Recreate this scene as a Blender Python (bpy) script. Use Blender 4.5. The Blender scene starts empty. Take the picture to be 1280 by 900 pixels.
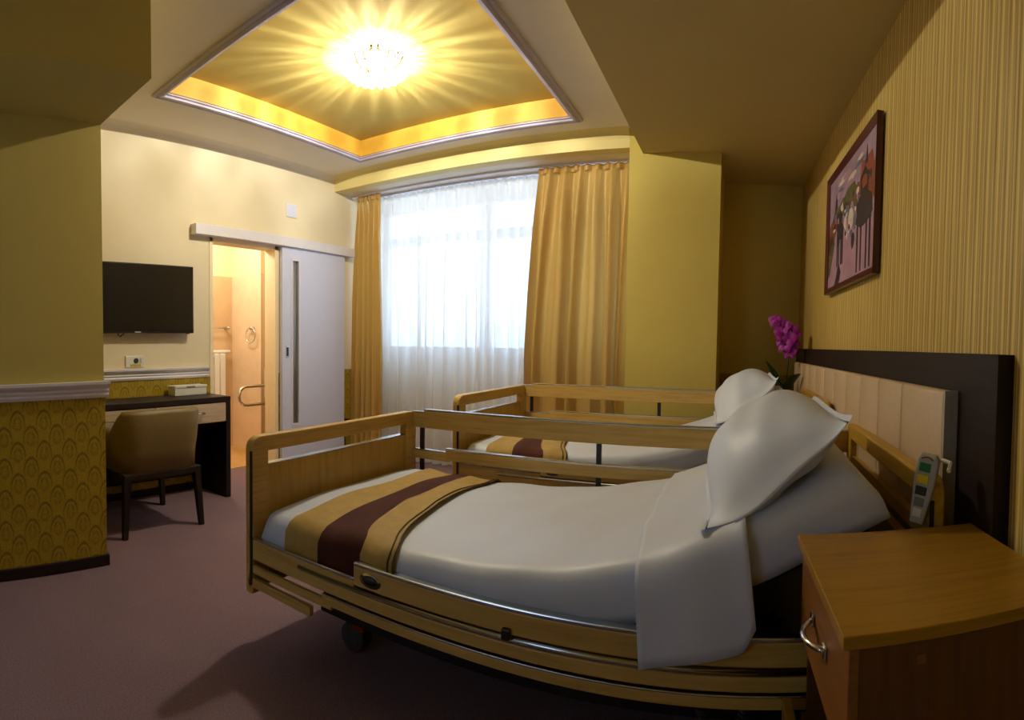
import bpy, bmesh, math, random
from mathutils import Vector, Matrix
random.seed(7)
SC = bpy.context.scene
COL = SC.collection
PI = math.pi
# ------------------------------------------------------------------ camera
F, ASP, CYP = 688.82, 1.0342, 3.8425          # pixels per radian of the panorama, vertical stretch, horizon shift (1280x900)
YAW, PITCH, ROLL = 0.4164, -0.0365, -0.0151
EYE = 1.15
cd = bpy.data.cameras.new('camera')
cam = bpy.data.objects.new('camera', cd); COL.objects.link(cam)
cd.type = 'PANO'
cd.panorama_type = 'CENTRAL_CYLINDRICAL'
cd.central_cylindrical_range_u_min = -640 / F
cd.central_cylindrical_range_u_max = 640 / F
cd.central_cylindrical_range_v_min = -(450 - CYP) / (F * ASP)
cd.central_cylindrical_range_v_max = (450 + CYP) / (F * ASP)
cd.central_cylindrical_radius = 1.0
cd.clip_start = 0.02; cd.clip_end = 100
RM = Matrix.Rotation(YAW, 3, 'Z') @ Matrix.Rotation(PITCH, 3, 'X') @ Matrix.Rotation(ROLL, 3, 'Y')
right, fwd, up = RM.col[0], RM.col[1], RM.col[2]
cam.matrix_world = Matrix(((right.x, up.x, -fwd.x, 0), (right.y, up.y, -fwd.y, 0), (right.z, up.z, -fwd.z, EYE), (0, 0, 0, 1)))
SC.camera = cam
# ------------------------------------------------------------------ sky, exposure
SC.view_settings.view_transform = 'Standard'
SC.view_settings.look = 'None'
SC.view_settings.gamma = 1
SC.view_settings.use_curve_mapping = False
SC.view_settings.exposure = 0.06
SC.cycles.use_denoising = True
SC.cycles.max_bounces = 10
SC.cycles.diffuse_bounces = 6
SC.cycles.transparent_max_bounces = 24
SC.cycles.caustics_reflective = False
SC.cycles.caustics_refractive = False
SC.cycles.sample_clamp_indirect = 4
W = bpy.data.worlds.new('daylight'); SC.world = W; W.use_nodes = True
bg = W.node_tree.nodes['Background']
bg.inputs[0].default_value = (0.53, 0.73, 1.0, 1); bg.inputs[1].default_value = 4.4
LAMP_W, BATH_W = 162.0, 25.0
LAMP_XYZ = (-2.36, 3.0)

# ------------------------------------------------------------------ node helper + materials
class NT:
    def __init__(s, name):
        s.m = bpy.data.materials.new(name); s.m.use_nodes = True
        s.n = s.m.node_tree.nodes; s.l = s.m.node_tree.links
        s.b = s.n['Principled BSDF']; s.out = s.n['Material Output']
        s._xyz = None
    def new(s, t): return s.n.new(t)
    def put(s, sock, v):
        if hasattr(v, 'is_output') or isinstance(v, bpy.types.NodeSocket): s.l.new(v, sock)
        else: sock.default_value = v
    def math(s, op, a, b=0.0, c=0.0, clamp=False):
        n = s.new('ShaderNodeMath'); n.operation = op; n.use_clamp = clamp
        for i, v in enumerate((a, b, c)): s.put(n.inputs[i], v)
        return n.outputs[0]
    def coord(s):
        if s._xyz is None:
            t = s.new('ShaderNodeTexCoord'); x = s.new('ShaderNodeSeparateXYZ')
            s.l.new(t.outputs['Object'], x.inputs[0]); s._xyz = (x.outputs[0], x.outputs[1], x.outputs[2], t.outputs['Object'])
        return s._xyz
    def noise(s, scale, vec=None, detail=3, stretch=(1, 1, 1), rough=.5):
        v = vec if vec is not None else s.coord()[3]
        mp = s.new('ShaderNodeMapping'); mp.inputs['Scale'].default_value = stretch; s.l.new(v, mp.inputs[0])
        n = s.new('ShaderNodeTexNoise'); n.inputs['Scale'].default_value = scale; n.inputs['Detail'].default_value = detail
        n.inputs['Roughness'].default_value = rough
        s.l.new(mp.outputs[0], n.inputs['Vector']); return n.outputs[0]
    def ramp(s, f, stops, interp='LINEAR'):
        r = s.new('ShaderNodeValToRGB'); r.color_ramp.interpolation = interp
        e = r.color_ramp.elements
        while len(e) < len(stops): e.new(.5)
        for i, (p, c) in enumerate(stops): e[i].position = p; e[i].color = (*c, 1)
        s.put(r.inputs[0], f); return r.outputs[0]
    def mix(s, f, a, b):
        n = s.new('ShaderNodeMix'); n.data_type = 'RGBA'
        s.put(n.inputs[0], f)
        s.put(n.inputs[6], a if not isinstance(a, tuple) else (*a, 1)); s.put(n.inputs[7], b if not isinstance(b, tuple) else (*b, 1))
        return n.outputs[2]
    def bump(s, h, strength=.2, dist=.01):
        n = s.new('ShaderNodeBump'); n.inputs['Strength'].default_value = strength; n.inputs['Distance'].default_value = dist
        s.l.new(h, n.inputs['Height']); s.l.new(n.outputs[0], s.b.inputs['Normal'])
    def base(s, c, rough=.5, metal=0.0, spec=.5):
        s.put(s.b.inputs['Base Color'], c if not isinstance(c, tuple) else (*c, 1))
        s.put(s.b.inputs['Roughness'], rough); s.b.inputs['Metallic'].default_value = metal
        s.b.inputs['Specular IOR Level'].default_value = spec
        return s

def srgb(r, g, b):
    f = lambda v: v / 12.92 if v <= .04045 else ((v + .055) / 1.055) ** 2.4
    return (f(r / 255), f(g / 255), f(b / 255))

def plain(name, c, rough=.5, metal=0.0, var=.06, scale=30, bump=0.0, spec=.5):
    t = NT(name)
    n = t.noise(scale, detail=2)
    d = tuple(max(0, v * (1 - var)) for v in c); l = tuple(min(1, v * (1 + var)) for v in c)
    t.base(t.ramp(n, [(.3, d), (.7, l)]), rough, metal, spec)
    if bump: t.bump(t.noise(scale * 3), bump, .004)
    return t.m

def wood(name, dark, light, axis, rough=.4, scale=6, spec=.5):
    t = NT(name)
    st = [9, 9, 9]; st[axis] = .7
    n1 = t.noise(scale, detail=4, stretch=tuple(st))
    st2 = [40, 40, 40]; st2[axis] = 1.2
    n2 = t.noise(scale, detail=2, stretch=tuple(st2))
    m = t.math('ADD', t.math('MULTIPLY', n1, .7), t.math('MULTIPLY', n2, .3))
    t.base(t.ramp(m, [(.32, dark), (.55, light), (.75, tuple(min(1, v * 1.06) for v in light))]), rough, 0, spec)
    t.bump(n2, .06, .002)
    return t.m

M = {}
M['cream_wall'] = plain('cream_wall_paint', srgb(226, 214, 184), .8, var=.02, scale=4, bump=.03)
M['yellow_wall'] = plain('yellow_wall_paint', srgb(206, 186, 96), .75, var=.02, scale=4, bump=.03)
M['fascia'] = plain('cream_yellow_paint', srgb(222, 206, 140), .75, var=.02, scale=4)
M['olive_wall'] = plain('olive_yellow_wall_paint', srgb(186, 168, 88), .8, var=.02, scale=4, bump=.03)
M['ceiling'] = plain('ceiling_paint', srgb(224, 216, 202), .8, var=.02, scale=4)
M['beam'] = plain('beam_paint', srgb(196, 176, 112), .8, var=.02, scale=4)
M['cove'] = plain('golden_cove_paint', srgb(204, 160, 58), .6, var=.06, scale=9)
M['coffer'] = plain('coffer_yellow_paint', srgb(184, 164, 94), .9, var=.02, scale=4, spec=.15)
M['lilac_moulding'] = plain('pale_moulding_paint', srgb(172, 164, 184), .5, var=.02)
M['white_trim'] = plain('white_trim_paint', srgb(220, 218, 228), .5, var=.02)
M['white_door'] = plain('white_door_lacquer', srgb(208, 213, 240), .4, var=.01)
M['beech'] = wood('pale_beech', srgb(182, 146, 72), srgb(202, 168, 92), 0, .42)
M['beech_y'] = wood('pale_beech_across', srgb(178, 142, 66), srgb(198, 162, 82), 1, .42)
M['beech_z'] = wood('pale_beech_upright', srgb(166, 130, 54), srgb(186, 150, 66), 2, .42)
M['beech_deep'] = wood('deep_beech', srgb(166, 128, 36), srgb(194, 152, 50), 1, .4)
M['wenge'] = wood('dark_wenge', srgb(24, 15, 15), srgb(36, 24, 23), 1, .5, spec=.25)
M['wenge_z'] = wood('dark_wenge_upright', srgb(18, 12, 13), srgb(30, 20, 20), 2, .5, spec=.25)
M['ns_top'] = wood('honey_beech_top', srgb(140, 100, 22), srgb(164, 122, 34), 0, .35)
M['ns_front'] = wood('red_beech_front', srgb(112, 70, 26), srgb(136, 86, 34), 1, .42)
M['ns_side'] = wood('red_beech_side_shaded', srgb(84, 50, 20), srgb(104, 64, 26), 2, .5)  # darker copy of the front wood, shade on the sides put into the colour
M['ash_panel'] = wood('pale_ash', srgb(178, 156, 132), srgb(200, 180, 156), 1, .5)
M['chrome'] = plain('brushed_aluminium', srgb(196, 204, 212), .22, 1.0, var=.03)
M['chrome_bright'] = plain('polished_chrome', srgb(225, 228, 232), .1, 1.0, var=.02)
M['steel_dark'] = plain('dark_steel', srgb(42, 40, 46), .4, .4, var=.05)
M['black_plastic'] = plain('black_plastic', srgb(24, 23, 24), .4, var=.05)
M['rubber'] = plain('grey_rubber', srgb(58, 58, 60), .8, var=.06)
M['red_plastic'] = plain('red_plastic', srgb(150, 28, 26), .4, var=.04)
M['grey_plastic'] = plain('grey_plastic', srgb(176, 180, 176), .45, var=.03)
M['light_plastic'] = plain('off_white_plastic', srgb(226, 224, 220), .4, var=.02)
M['linen'] = plain('white_satin_linen', srgb(212, 220, 240), .44, var=.015, scale=6)
M['pillow'] = plain('white_pillow_satin', srgb(212, 221, 241), .45, var=.015, scale=6)
M['ecru'] = plain('ecru_sheet', srgb(226, 216, 196), .55, var=.02, scale=6)
M['gold_cloth'] = plain('gold_runner_cloth', srgb(176, 146, 80), .7, var=.08, scale=26, bump=.05, spec=.3)
M['brown_cloth'] = plain('brown_runner_cloth', srgb(74, 40, 34), .85, var=.08, scale=26, bump=.05, spec=.15)
M['piping'] = plain('dark_piping', srgb(84, 64, 26), .6)
M['leather'] = plain('olive_leatherette', srgb(116, 98, 54), .52, var=.05, scale=60, bump=.06)
M['cushion'] = plain('cream_leatherette', srgb(206, 180, 146), .42, var=.03, scale=60, bump=.04)
M['cushion_edge'] = plain('grey_panel_edge', srgb(170, 166, 156), .5, var=.03)
M['screen'] = plain('black_tv_screen', srgb(26, 22, 20), .22, var=.03, spec=.4)
M['bezel'] = plain('black_tv_bezel', srgb(16, 15, 16), .3)
M['frame_red'] = wood('dark_mahogany', srgb(58, 20, 24), srgb(84, 30, 36), 2, .3)
M['canvas'] = plain('mauve_canvas', srgb(150, 122, 138), .7, var=.2, scale=7)
M['leaf'] = plain('dark_green_leaf', srgb(28, 62, 30), .35, var=.15, scale=20)
M['stem'] = plain('green_stem', srgb(46, 66, 34), .5)
M['petal'] = plain('magenta_petal', srgb(150, 16, 152), .5, var=.18, scale=40)
M['petal_lip'] = plain('dark_magenta_lip', srgb(98, 8, 86), .5)
M['pot'] = plain('white_pot', srgb(224, 218, 208), .3)
M['bark'] = plain('potting_bark', srgb(70, 48, 32), .9, var=.3, scale=60)
M['gold_metal'] = plain('lamp_brass', srgb(222, 178, 88), .2, 1.0)
M['bath_tile'] = plain('peach_tile', srgb(218, 188, 150), .2, var=.05, scale=8)
M['bath_tile_pale'] = plain('pale_tile', srgb(238, 218, 192), .22, var=.04, scale=8)
M['bath_paint'] = plain('bath_cream_paint', srgb(246, 230, 194), .7, var=.02)
M['bath_floor'] = plain('sand_floor_tile', srgb(206, 164, 104), .35, var=.06, scale=9)
M['sticker'] = plain('yellow_sticker', srgb(196, 176, 60), .6)
M['green_key'] = plain('green_key', srgb(14, 116, 62), .45)
M['yellow_key'] = plain('yellow_key', srgb(222, 204, 30), .45)
M['dark_key'] = plain('dark_key', srgb(40, 42, 50), .45)
M['grey_key'] = plain('grey_key', srgb(120, 122, 124), .45)

def make_carpet():
    t = NT('mauve_carpet')
    n = t.noise(160, detail=2); n2 = t.noise(2.2, detail=4)
    c = t.mix(n2, t.ramp(n, [(.3, srgb(106, 86, 94)), (.7, srgb(130, 108, 118))]), t.ramp(n, [(.3, srgb(120, 98, 106)), (.7, srgb(144, 120, 130))]))
    t.base(c, .95, 0, .1); t.bump(t.noise(420, detail=1), .5, .004); M['carpet'] = t.m
make_carpet()

def make_damask():
    t = NT('gold_damask_paper'); x, y, z, v = t.coord(); A = t.math
    def lattice(o):
        u = A('SUBTRACT', A('FRACT', A('ADD', A('DIVIDE', y, .138), o)), .5)
        w = A('SUBTRACT', A('FRACT', A('ADD', A('DIVIDE', z, .152), o)), .5)
        # a drop: narrow top, round foot
        au = A('ABSOLUTE', u)
        taper = A('ADD', .30, A('MULTIPLY', w, -.10))
        d = A('SQRT', A('ADD', A('POWER', A('DIVIDE', au, taper), 2), A('POWER', A('DIVIDE', w, .42), 2)))
        ring = A('SUBTRACT', 1, A('DIVIDE', A('ABSOLUTE', A('SUBTRACT', d, .92)), .2), clamp=True)
        ring = A('MULTIPLY', ring, A('MULTIPLY_ADD', w, 1.6, .62, clamp=True))
        petals = A('MULTIPLY', A('ABSOLUTE', A('SINE', A('MULTIPLY', A('ARCTAN2', u, A('ADD', w, .3)), 7))), A('LESS_THAN', d, .66))
        core = A('MULTIPLY', A('LESS_THAN', A('ABSOLUTE', A('SUBTRACT', d, .45)), .12), .5)
        return A('ADD', A('MULTIPLY', ring, .95), A('ADD', A('MULTIPLY', petals, .26), A('MULTIPLY', core, .5)), clamp=True)
    m = A('MAXIMUM', lattice(0.0), lattice(.5))
    g = t.noise(220, detail=1)
    ground = t.ramp(g, [(.35, srgb(158, 132, 26)), (.65, srgb(178, 152, 42))])
    vo = t.new('ShaderNodeTexVoronoi'); vo.inputs['Scale'].default_value = 95; t.l.new(v, vo.inputs['Vector'])
    m = A('ADD', A('MULTIPLY', m, .8), A('MULTIPLY', A('SUBTRACT', .55, vo.outputs['Distance']), .35), clamp=True)
    c = t.mix(A('MULTIPLY', m, 1.0), ground, srgb(86, 60, 12))
    t.base(c, A('MULTIPLY_ADD', m, .25, .42), 0, .4); t.bump(m, .15, .002); M['damask'] = t.m
make_damask()

def make_stripes():
    t = NT('gold_striped_paper'); x, y, z, v = t.coord(); A = t.math
    def n1(freq, stretchz=.02):
        return t.noise(freq, detail=1.5, stretch=(0.0, 1, stretchz), rough=.6)
    irr, irr2 = n1(70), n1(19)
    f = A('FRACT', A('ADD', A('DIVIDE', y, .056), A('MULTIPLY', irr2, .05)))
    g1, g2, g3, pale, ln = srgb(142, 106, 16), srgb(188, 150, 40), srgb(208, 174, 70), srgb(240, 222, 160), srgb(84, 62, 22)
    c = t.ramp(f, [(0, ln), (.035, g2), (.16, g3), (.24, pale), (.29, g3), (.42, g2), (.5, ln), (.53, g1), (.66, g2), (.74, pale), (.78, g1), (.92, g2)])
    c = t.mix(A('MULTIPLY', irr, .55), c, t.ramp(n1(130), [(.35, g1), (.65, pale)]))
    m = irr
    weave = t.noise(90, detail=1, stretch=(1, 6, 1))
    c = t.mix(A('MULTIPLY', weave, .18), c, srgb(236, 206, 120))
    t.base(c, .5, 0, .35); t.bump(m, .2, .002); M['stripes'] = t.m
make_stripes()

def make_cloth(name, col, trans, rough, sheen=0.0, transp=0.0, weave=900):
    t = NT(name); t.base(col, rough, 0, .35)
    if sheen: t.b.inputs['Sheen Weight'].default_value = sheen
    tr = t.new('ShaderNodeBsdfTranslucent'); tr.inputs[0].default_value = (*col, 1)
    mx = t.new('ShaderNodeMixShader'); mx.inputs[0].default_value = trans
    t.l.new(t.b.outputs[0], mx.inputs[1]); t.l.new(tr.outputs[0], mx.inputs[2])
    o = mx.outputs[0]
    if transp:
        tp = t.new('ShaderNodeBsdfTransparent'); m2 = t.new('ShaderNodeMixShader')
        th = t.noise(weave, detail=1)
        t.put(m2.inputs[0], t.math('MULTIPLY_ADD', th, .16, transp - .08))
        t.l.new(o, m2.inputs[1]); t.l.new(tp.outputs[0], m2.inputs[2]); o = m2.outputs[0]
    t.l.new(o, t.out.inputs[0]); return t.m
M['drape'] = make_cloth('gold_satin_drape', srgb(206, 168, 92), .34, .3, .2)
M['sheer'] = make_cloth('white_voile', srgb(240, 236, 230), .58, .8, 0, .15)

def make_glass(name, col, transp, rough=.03):
    t = NT(name)
    tp = t.new('ShaderNodeBsdfTransparent'); tp.inputs[0].default_value = (*col, 1)
    gl = t.new('ShaderNodeBsdfGlossy'); gl.inputs[1].default_value = rough
    tl = t.new('ShaderNodeBsdfTranslucent'); tl.inputs[0].default_value = (*col, 1)
    a = t.new('ShaderNodeMixShader'); a.inputs[0].default_value = .25
    t.l.new(tl.outputs[0], a.inputs[1]); t.l.new(gl.outputs[0], a.inputs[2])
    b = t.new('ShaderNodeMixShader'); b.inputs[0].default_value = transp
    t.l.new(a.outputs[0], b.inputs[1]); t.l.new(tp.outputs[0], b.inputs[2]); t.l.new(b.outputs[0], t.out.inputs[0]); return t.m
M['crystal'] = make_glass('cut_crystal', (1, .97, .92), .66)
M['pane'] = make_glass('window_glass', (.96, .98, 1), .94, .0)
M['frost'] = make_glass('frosted_strip_glass', (.82, .8, .72), .3, .3)

def emit(name, c, s):
    t = NT(name); e = t.new('ShaderNodeEmission'); e.inputs[0].default_value = (*c, 1); e.inputs[1].default_value = s
    t.l.new(e.outputs[0], t.out.inputs[0]); return t.m
M['bulb'] = emit('lit_bulb', (1, .8, .45), 14)

# ------------------------------------------------------------------ mesh helpers
def quadbox(bm, c8):
    v = [bm.verts.new(p) for p in c8]
    fs = [bm.faces.new([v[i] for i in q]) for q in ((0, 3, 2, 1), (4, 5, 6, 7), (0, 1, 5, 4), (1, 2, 6, 5), (2, 3, 7, 6), (3, 0, 4, 7))]
    return v, fs
def bevel(bm, verts, w, seg=2):
    es = set(e for v in verts for e in v.link_edges)
    bmesh.ops.bevel(bm, geom=list(es), offset=w, segments=seg, affect='EDGES', profile=.5)
def box(bm, x0, x1, y0, y1, z0, z1, bv=0.0, seg=2):
    v, f = quadbox(bm, [(x0, y0, z0), (x1, y0, z0), (x1, y1, z0), (x0, y1, z0), (x0, y0, z1), (x1, y0, z1), (x1, y1, z1), (x0, y1, z1)])
    if bv: bevel(bm, v, bv, seg)
    return bm
def bx(*a, **k): return box(bmesh.new(), *a, **k)
def prism(bm, pts, axis, a0, a1, bv=0.0):
    """extrude a 2D loop along an axis; pts are the two other coordinates in order"""
    def p3(p, a):
        q = list(p); q.insert(axis, a); return q
    lo = [bm.verts.new(p3(p, a0)) for p in pts]; hi = [bm.verts.new(p3(p, a1)) for p in pts]
    n = len(pts)
    bm.faces.new(lo); bm.faces.new(hi[::-1])
    for i in range(n): bm.faces.new((lo[i], hi[i], hi[(i + 1) % n], lo[(i + 1) % n]))
    bmesh.ops.recalc_face_normals(bm, faces=bm.faces[:])
    if bv:
        es = [e for e in bm.edges if (e.verts[0] in lo and e.verts[1] in lo) or (e.verts[0] in hi and e.verts[1] in hi)]
        bmesh.ops.bevel(bm, geom=es, offset=bv, segments=2, affect='EDGES', profile=.5)
    return bm
def tube(bm, pts, r, n=8, closed=False, taper=None):
    pts = [Vector(p) for p in pts]; rings = []
    for i, p in enumerate(pts):
        a = pts[i - 1] if (i > 0 or closed) else p; b = pts[(i + 1) % len(pts)] if (i < len(pts) - 1 or closed) else p
        t = (b - a).normalized()
        ref = Vector((0, 0, 1)) if abs(t.z) < .9 else Vector((1, 0, 0))
        u = t.cross(ref).normalized(); w = t.cross(u)
        rr = r if taper is None else r * (1 + (taper - 1) * i / max(1, len(pts) - 1))
        rings.append([bm.verts.new(p + u * math.cos(2 * PI * k / n) * rr + w * math.sin(2 * PI * k / n) * rr) for k in range(n)])
    m = len(rings)
    for i in range(m if closed else m - 1):
        A, B = rings[i], rings[(i + 1) % m]
        for k in range(n): bm.faces.new((A[k], A[(k + 1) % n], B[(k + 1) % n], B[k]))
    if not closed: bm.faces.new(rings[0][::-1]); bm.faces.new(rings[-1])
    bmesh.ops.recalc_face_normals(bm, faces=bm.faces[:])
    return bm
def lathe(bm, prof, c=(0, 0, 0), n=24):
    rings = []
    for r, z in prof:
        if r < 1e-6: rings.append([bm.verts.new((c[0], c[1], c[2] + z))])
        else: rings.append([bm.verts.new((c[0] + r * math.cos(2 * PI * k / n), c[1] + r * math.sin(2 * PI * k / n), c[2] + z)) for k in range(n)])
    for A, B in zip(rings, rings[1:]):
        for k in range(n):
            k2 = (k + 1) % n
            if len(A) == 1 and len(B) == 1: continue
            if len(A) == 1: bm.faces.new((A[0], B[k2], B[k]))
            elif len(B) == 1: bm.faces.new((A[k], A[k2], B[0]))
            else: bm.faces.new((A[k], A[k2], B[k2], B[k]))
    bmesh.ops.recalc_face_normals(bm, faces=bm.faces[:])
    return bm
def grid(bm, fn, nu, nv, flip=False):
    vs = [[bm.verts.new(fn(i / nu, j / nv)) for j in range(nv + 1)] for i in range(nu + 1)]
    for i in range(nu):
        for j in range(nv):
            q = (vs[i][j], vs[i + 1][j], vs[i + 1][j + 1], vs[i][j + 1])
            bm.faces.new(q[::-1] if flip else q)
    return vs
def moved(bm, loc=(0, 0, 0), rot=(0, 0, 0), mat=None):
    m = mat if mat is not None else Matrix.Translation(loc) @ Matrix.Rotation(rot[2], 4, 'Z') @ Matrix.Rotation(rot[1], 4, 'Y') @ Matrix.Rotation(rot[0], 4, 'X')
    bm.transform(m); return bm

K = .91                                            # the room beyond the pier, measured 1/K too large about the eye, is brought to size
SM = Matrix.Translation((0, 0, EYE)) @ Matrix.Scale(K, 4) @ Matrix.Translation((0, 0, -EYE))
SCALED = [False]
def at(p): return (SM @ Vector(p)) if SCALED[0] else Vector(p)
Z0 = EYE - EYE / K                                 # the floor in those larger measures
def obj(name, bm, m, parent=None, smooth=False, label=None, kind=None):
    """link ONE mesh object; geometry is authored in world space"""
    root = parent
    while root is not None and root.parent is not None: root = root.parent
    if SCALED[0]: bm.transform(SM)
    if root is not None: bm.transform(root.matrix_basis.inverted())
    me = bpy.data.meshes.new(name); bm.to_mesh(me); bm.free()
    me.materials.append(M[m] if isinstance(m, str) else m)
    if smooth:
        for p in me.polygons: p.use_smooth = True
    o = bpy.data.objects.new(name, me); COL.objects.link(o)
    if parent is not None: o.parent = parent
    if label: o['label'] = label
    if kind: o['kind'] = kind
    return o
def tag(o, label, cat, group=None):
    o['label'] = label; o['category'] = cat
    if group: o['group'] = group
    return o
def thing(name, label, cat, loc=(0, 0, 0), rz=0.0, group=None):
    o = bpy.data.objects.new(name, None); COL.objects.link(o)
    o.empty_display_size = .1
    o.matrix_basis = Matrix.Translation(at(loc)) @ Matrix.Rotation(rz, 4, 'Z')
    return tag(o, label, cat, group)
def solid(name, label, cat, bm, m, loc, smooth=False, group=None, rz=0.0):
    """a thing that is one mesh, origin at its base"""
    mb = Matrix.Translation(loc) @ Matrix.Rotation(rz, 4, 'Z')
    bm.transform(mb.inverted())
    o = obj(name, bm, m, None, smooth); o.matrix_basis = mb
    return tag(o, label, cat, group)
def struct(name, bm, m, parent=None, smooth=False, label=None, rz=0.0, loc=(0, 0, 0)):
    if parent is None:
        mb = Matrix.Translation(loc) @ Matrix.Rotation(rz, 4, 'Z'); bm.transform(mb.inverted())
        o = obj(name, bm, m, None, smooth); o.matrix_basis = mb
    else: o = obj(name, bm, m, parent, smooth)
    o['kind'] = 'structure'
    if label: o['label'] = label
    return o
def subsurf(o, lv=1):
    md = o.modifiers.new('smooth', 'SUBSURF'); md.levels = lv; md.render_levels = lv
    return o

# the headboard wall is a touch out of square: local frame d = distance off the wall into the room, s = along it, z = up
WR = -math.atan(.0463)
WM = Matrix.Translation((.671, 1.0, 0)) @ Matrix.Rotation(-WR, 4, 'Z')     # local -x = into the room, local y = s - 1
def wl(bm):                                         # wall-local (x = -d, y = s-1) to world
    bm.transform(WM); return bm
def wbox(d0, d1, s0, s1, z0, z1, bv=0.0): return wl(bx(-d1, -d0, s0 - 1, s1 - 1, z0, z1, bv=bv))
def wpt(d, s, z): return WM @ Vector((-d, s - 1, z))
WROT = -WR

# ------------------------------------------------------------------ the room
XL, XP, YF, YW, YB = -4.08, -2.66, 4.47, 5.30, -1.3
ZC, ZS, ZB, ZCOF = 2.855, 2.71, 2.658, 3.0
struct('floor', bx(-4.3, 1.0, YB - .1, YW + .2, -.1, 0), 'carpet')
SCALED[0] = True; YE = -1.75
# wall with the television: above, beside and below the bathroom opening
DO0, DO1, DZ = 2.83, 3.64, 2.045
bm = bmesh.new()
box(bm, XL - .14, XL, YE, DO0, .84, ZC + .3); box(bm, XL - .14, XL, DO1, YW + .05, .84, ZC + .3); box(bm, XL - .14, XL, DO0, DO1, DZ, ZC + .3)
struct('wall_left', bm, 'cream_wall')
bm = bmesh.new()
box(bm, XL - .14, XL + .004, YE, DO0, Z0, .84); box(bm, XL - .14, XL + .004, DO1, YW + .05, Z0, .84)
struct('wall_left_wainscot', bm, 'damask')
# chair rail on that wall
def rail_profile(x, s, z0, z1):
    h = z1 - z0
    return [(x, z0), (x + s * .012, z0), (x + s * .018, z0 + h * .18), (x + s * .012, z0 + h * .3), (x + s * .02, z0 + h * .42), (x + s * .014, z0 + h * .55),
            (x + s * .03, z0 + h * .68), (x + s * .04, z0 + h * .84), (x + s * .04, z1), (x, z1)]
bm = prism(bmesh.new(), rail_profile(XL, 1, .838, .93), 1, YE, 2.8)
struct('trim_1', bm, 'white_trim')
SCALED[0] = False
# pier on the left with the lower lintel box over the entrance
PE = 1.165
struct('wall_pier', bx(XL, XP, YB, PE, .87, 2.24), 'olive_wall')
struct('wall_pier_wainscot', bx(XL, XP + .004, YB, PE + .004, 0, .87), 'damask')
struct('trim_2', prism(bmesh.new(), rail_profile(XP, 1, .868, .952), 1, YB, PE + .022), 'white_trim')
struct('baseboard_left', bx(XP - .02, XP + .016, YB, PE + .016, 0, .058, bv=.004), 'wenge')
struct('baseboard_left_end', bx(XL, XP, PE, PE + .016, 0, .058), 'wenge')
struct('wall_lintel', bx(XL, -2.11, YB, PE, 2.24, ZC + .3), 'olive_wall')
SCALED[0] = True
struct('baseboard_back_left', bx(XL, XL + .014, PE, 2.82, Z0, Z0 + .06), 'wenge')
# main ceiling with its coffer opening
CX0, CX1, CY0, CY1 = -3.43, -1.36, 2.02, 4.13
bm = bmesh.new()
box(bm, -4.2, CX0, YE, YF + .1, ZC, ZC + .3); box(bm, CX1, -.84, YE, YF + .1, ZC, ZC + .3)
box(bm, CX0, CX1, YE, CY0, ZC, ZC + .3); box(bm, CX0, CX1, CY1, YF + .1, ZC, ZC + .3)
struct('ceiling', bm, 'ceiling')
struct('ceiling_coffer', bx(CX0, CX1, CY0, CY1, ZCOF, ZCOF + .15), 'coffer')
bm = bmesh.new(); t_ = .012
box(bm, CX0, CX0 + t_, CY0, CY1, ZC, ZCOF); box(bm, CX1 - t_, CX1, CY0, CY1, ZC, ZCOF)
box(bm, CX0, CX1, CY0, CY0 + t_, ZC, ZCOF); box(bm, CX0, CX1, CY1 - t_, CY1, ZC, ZCOF)
struct('ceiling_cove', bm, 'cove')
# moulding round the coffer, four mitred lengths
def mould(n, p0, p1, inward):
    """p0->p1 along the opening edge; inward = unit vector into the opening"""
    prof = [(-.08, 0), (-.08, -.014), (-.066, -.024), (-.052, -.016), (-.036, -.03), (-.016, -.026), (-.012, -.014), (.002, -.010), (.002, 0)]
    bm = bmesh.new(); d = (Vector(p1) - Vector(p0)).normalized(); i = Vector(inward)
    rings = []
    for P, sgn in ((Vector(p0), 1), (Vector(p1), -1)):
        rings.append([bm.verts.new(P + i * a + d * sgn * a + Vector((0, 0, ZC + b))) for a, b in prof])
    k = len(prof)
    for j in range(k): bm.faces.new((rings[0][j], rings[1][j], rings[1][(j + 1) % k], rings[0][(j + 1) % k]))
    bm.faces.new(rings[0]); bm.faces.new(rings[1][::-1]); bmesh.ops.recalc_face_normals(bm, faces=bm.faces[:])
    struct('trim_%d' % n, bm, 'lilac_moulding')
mould(3, (CX0, CY0, 0), (CX0, CY1, 0), (1, 0, 0)); mould(4, (CX0, CY1, 0), (CX1, CY1, 0), (0, -1, 0))
mould(5, (CX1, CY1, 0), (CX1, CY0, 0), (-1, 0, 0)); mould(6, (CX1, CY0, 0), (CX0, CY0, 0), (0, 1, 0))
# small cove cornice where the ceiling meets the television wall and the curtain fascia
def cove(n, pts):
    bm = bmesh.new(); prof = [(0, 0), (.07, 0), (.05, -.008), (.028, -.022), (.012, -.042), (0, -.07)]
    if n == 7: prism(bm, [(XL + a, ZC + b) for a, b in prof], 1, PE, YF)
    else: prism(bm, [(YF - a, ZC + b) for a, b in prof], 0, XL, -.96)
    struct('trim_%d' % n, bm, 'ceiling' if n == 7 else 'fascia')
cove(7, 0); cove(8, 0)
# curtain box: fascia, its soffit
struct('wall_fascia', bx(XL, -.955, YF, YF + .12, ZS, ZC + .3), 'fascia')
struct('ceiling_soffit', bx(-4.2, -.955, YF + .12, YW + .2, ZS, ZC + .3), 'ceiling')
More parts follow.
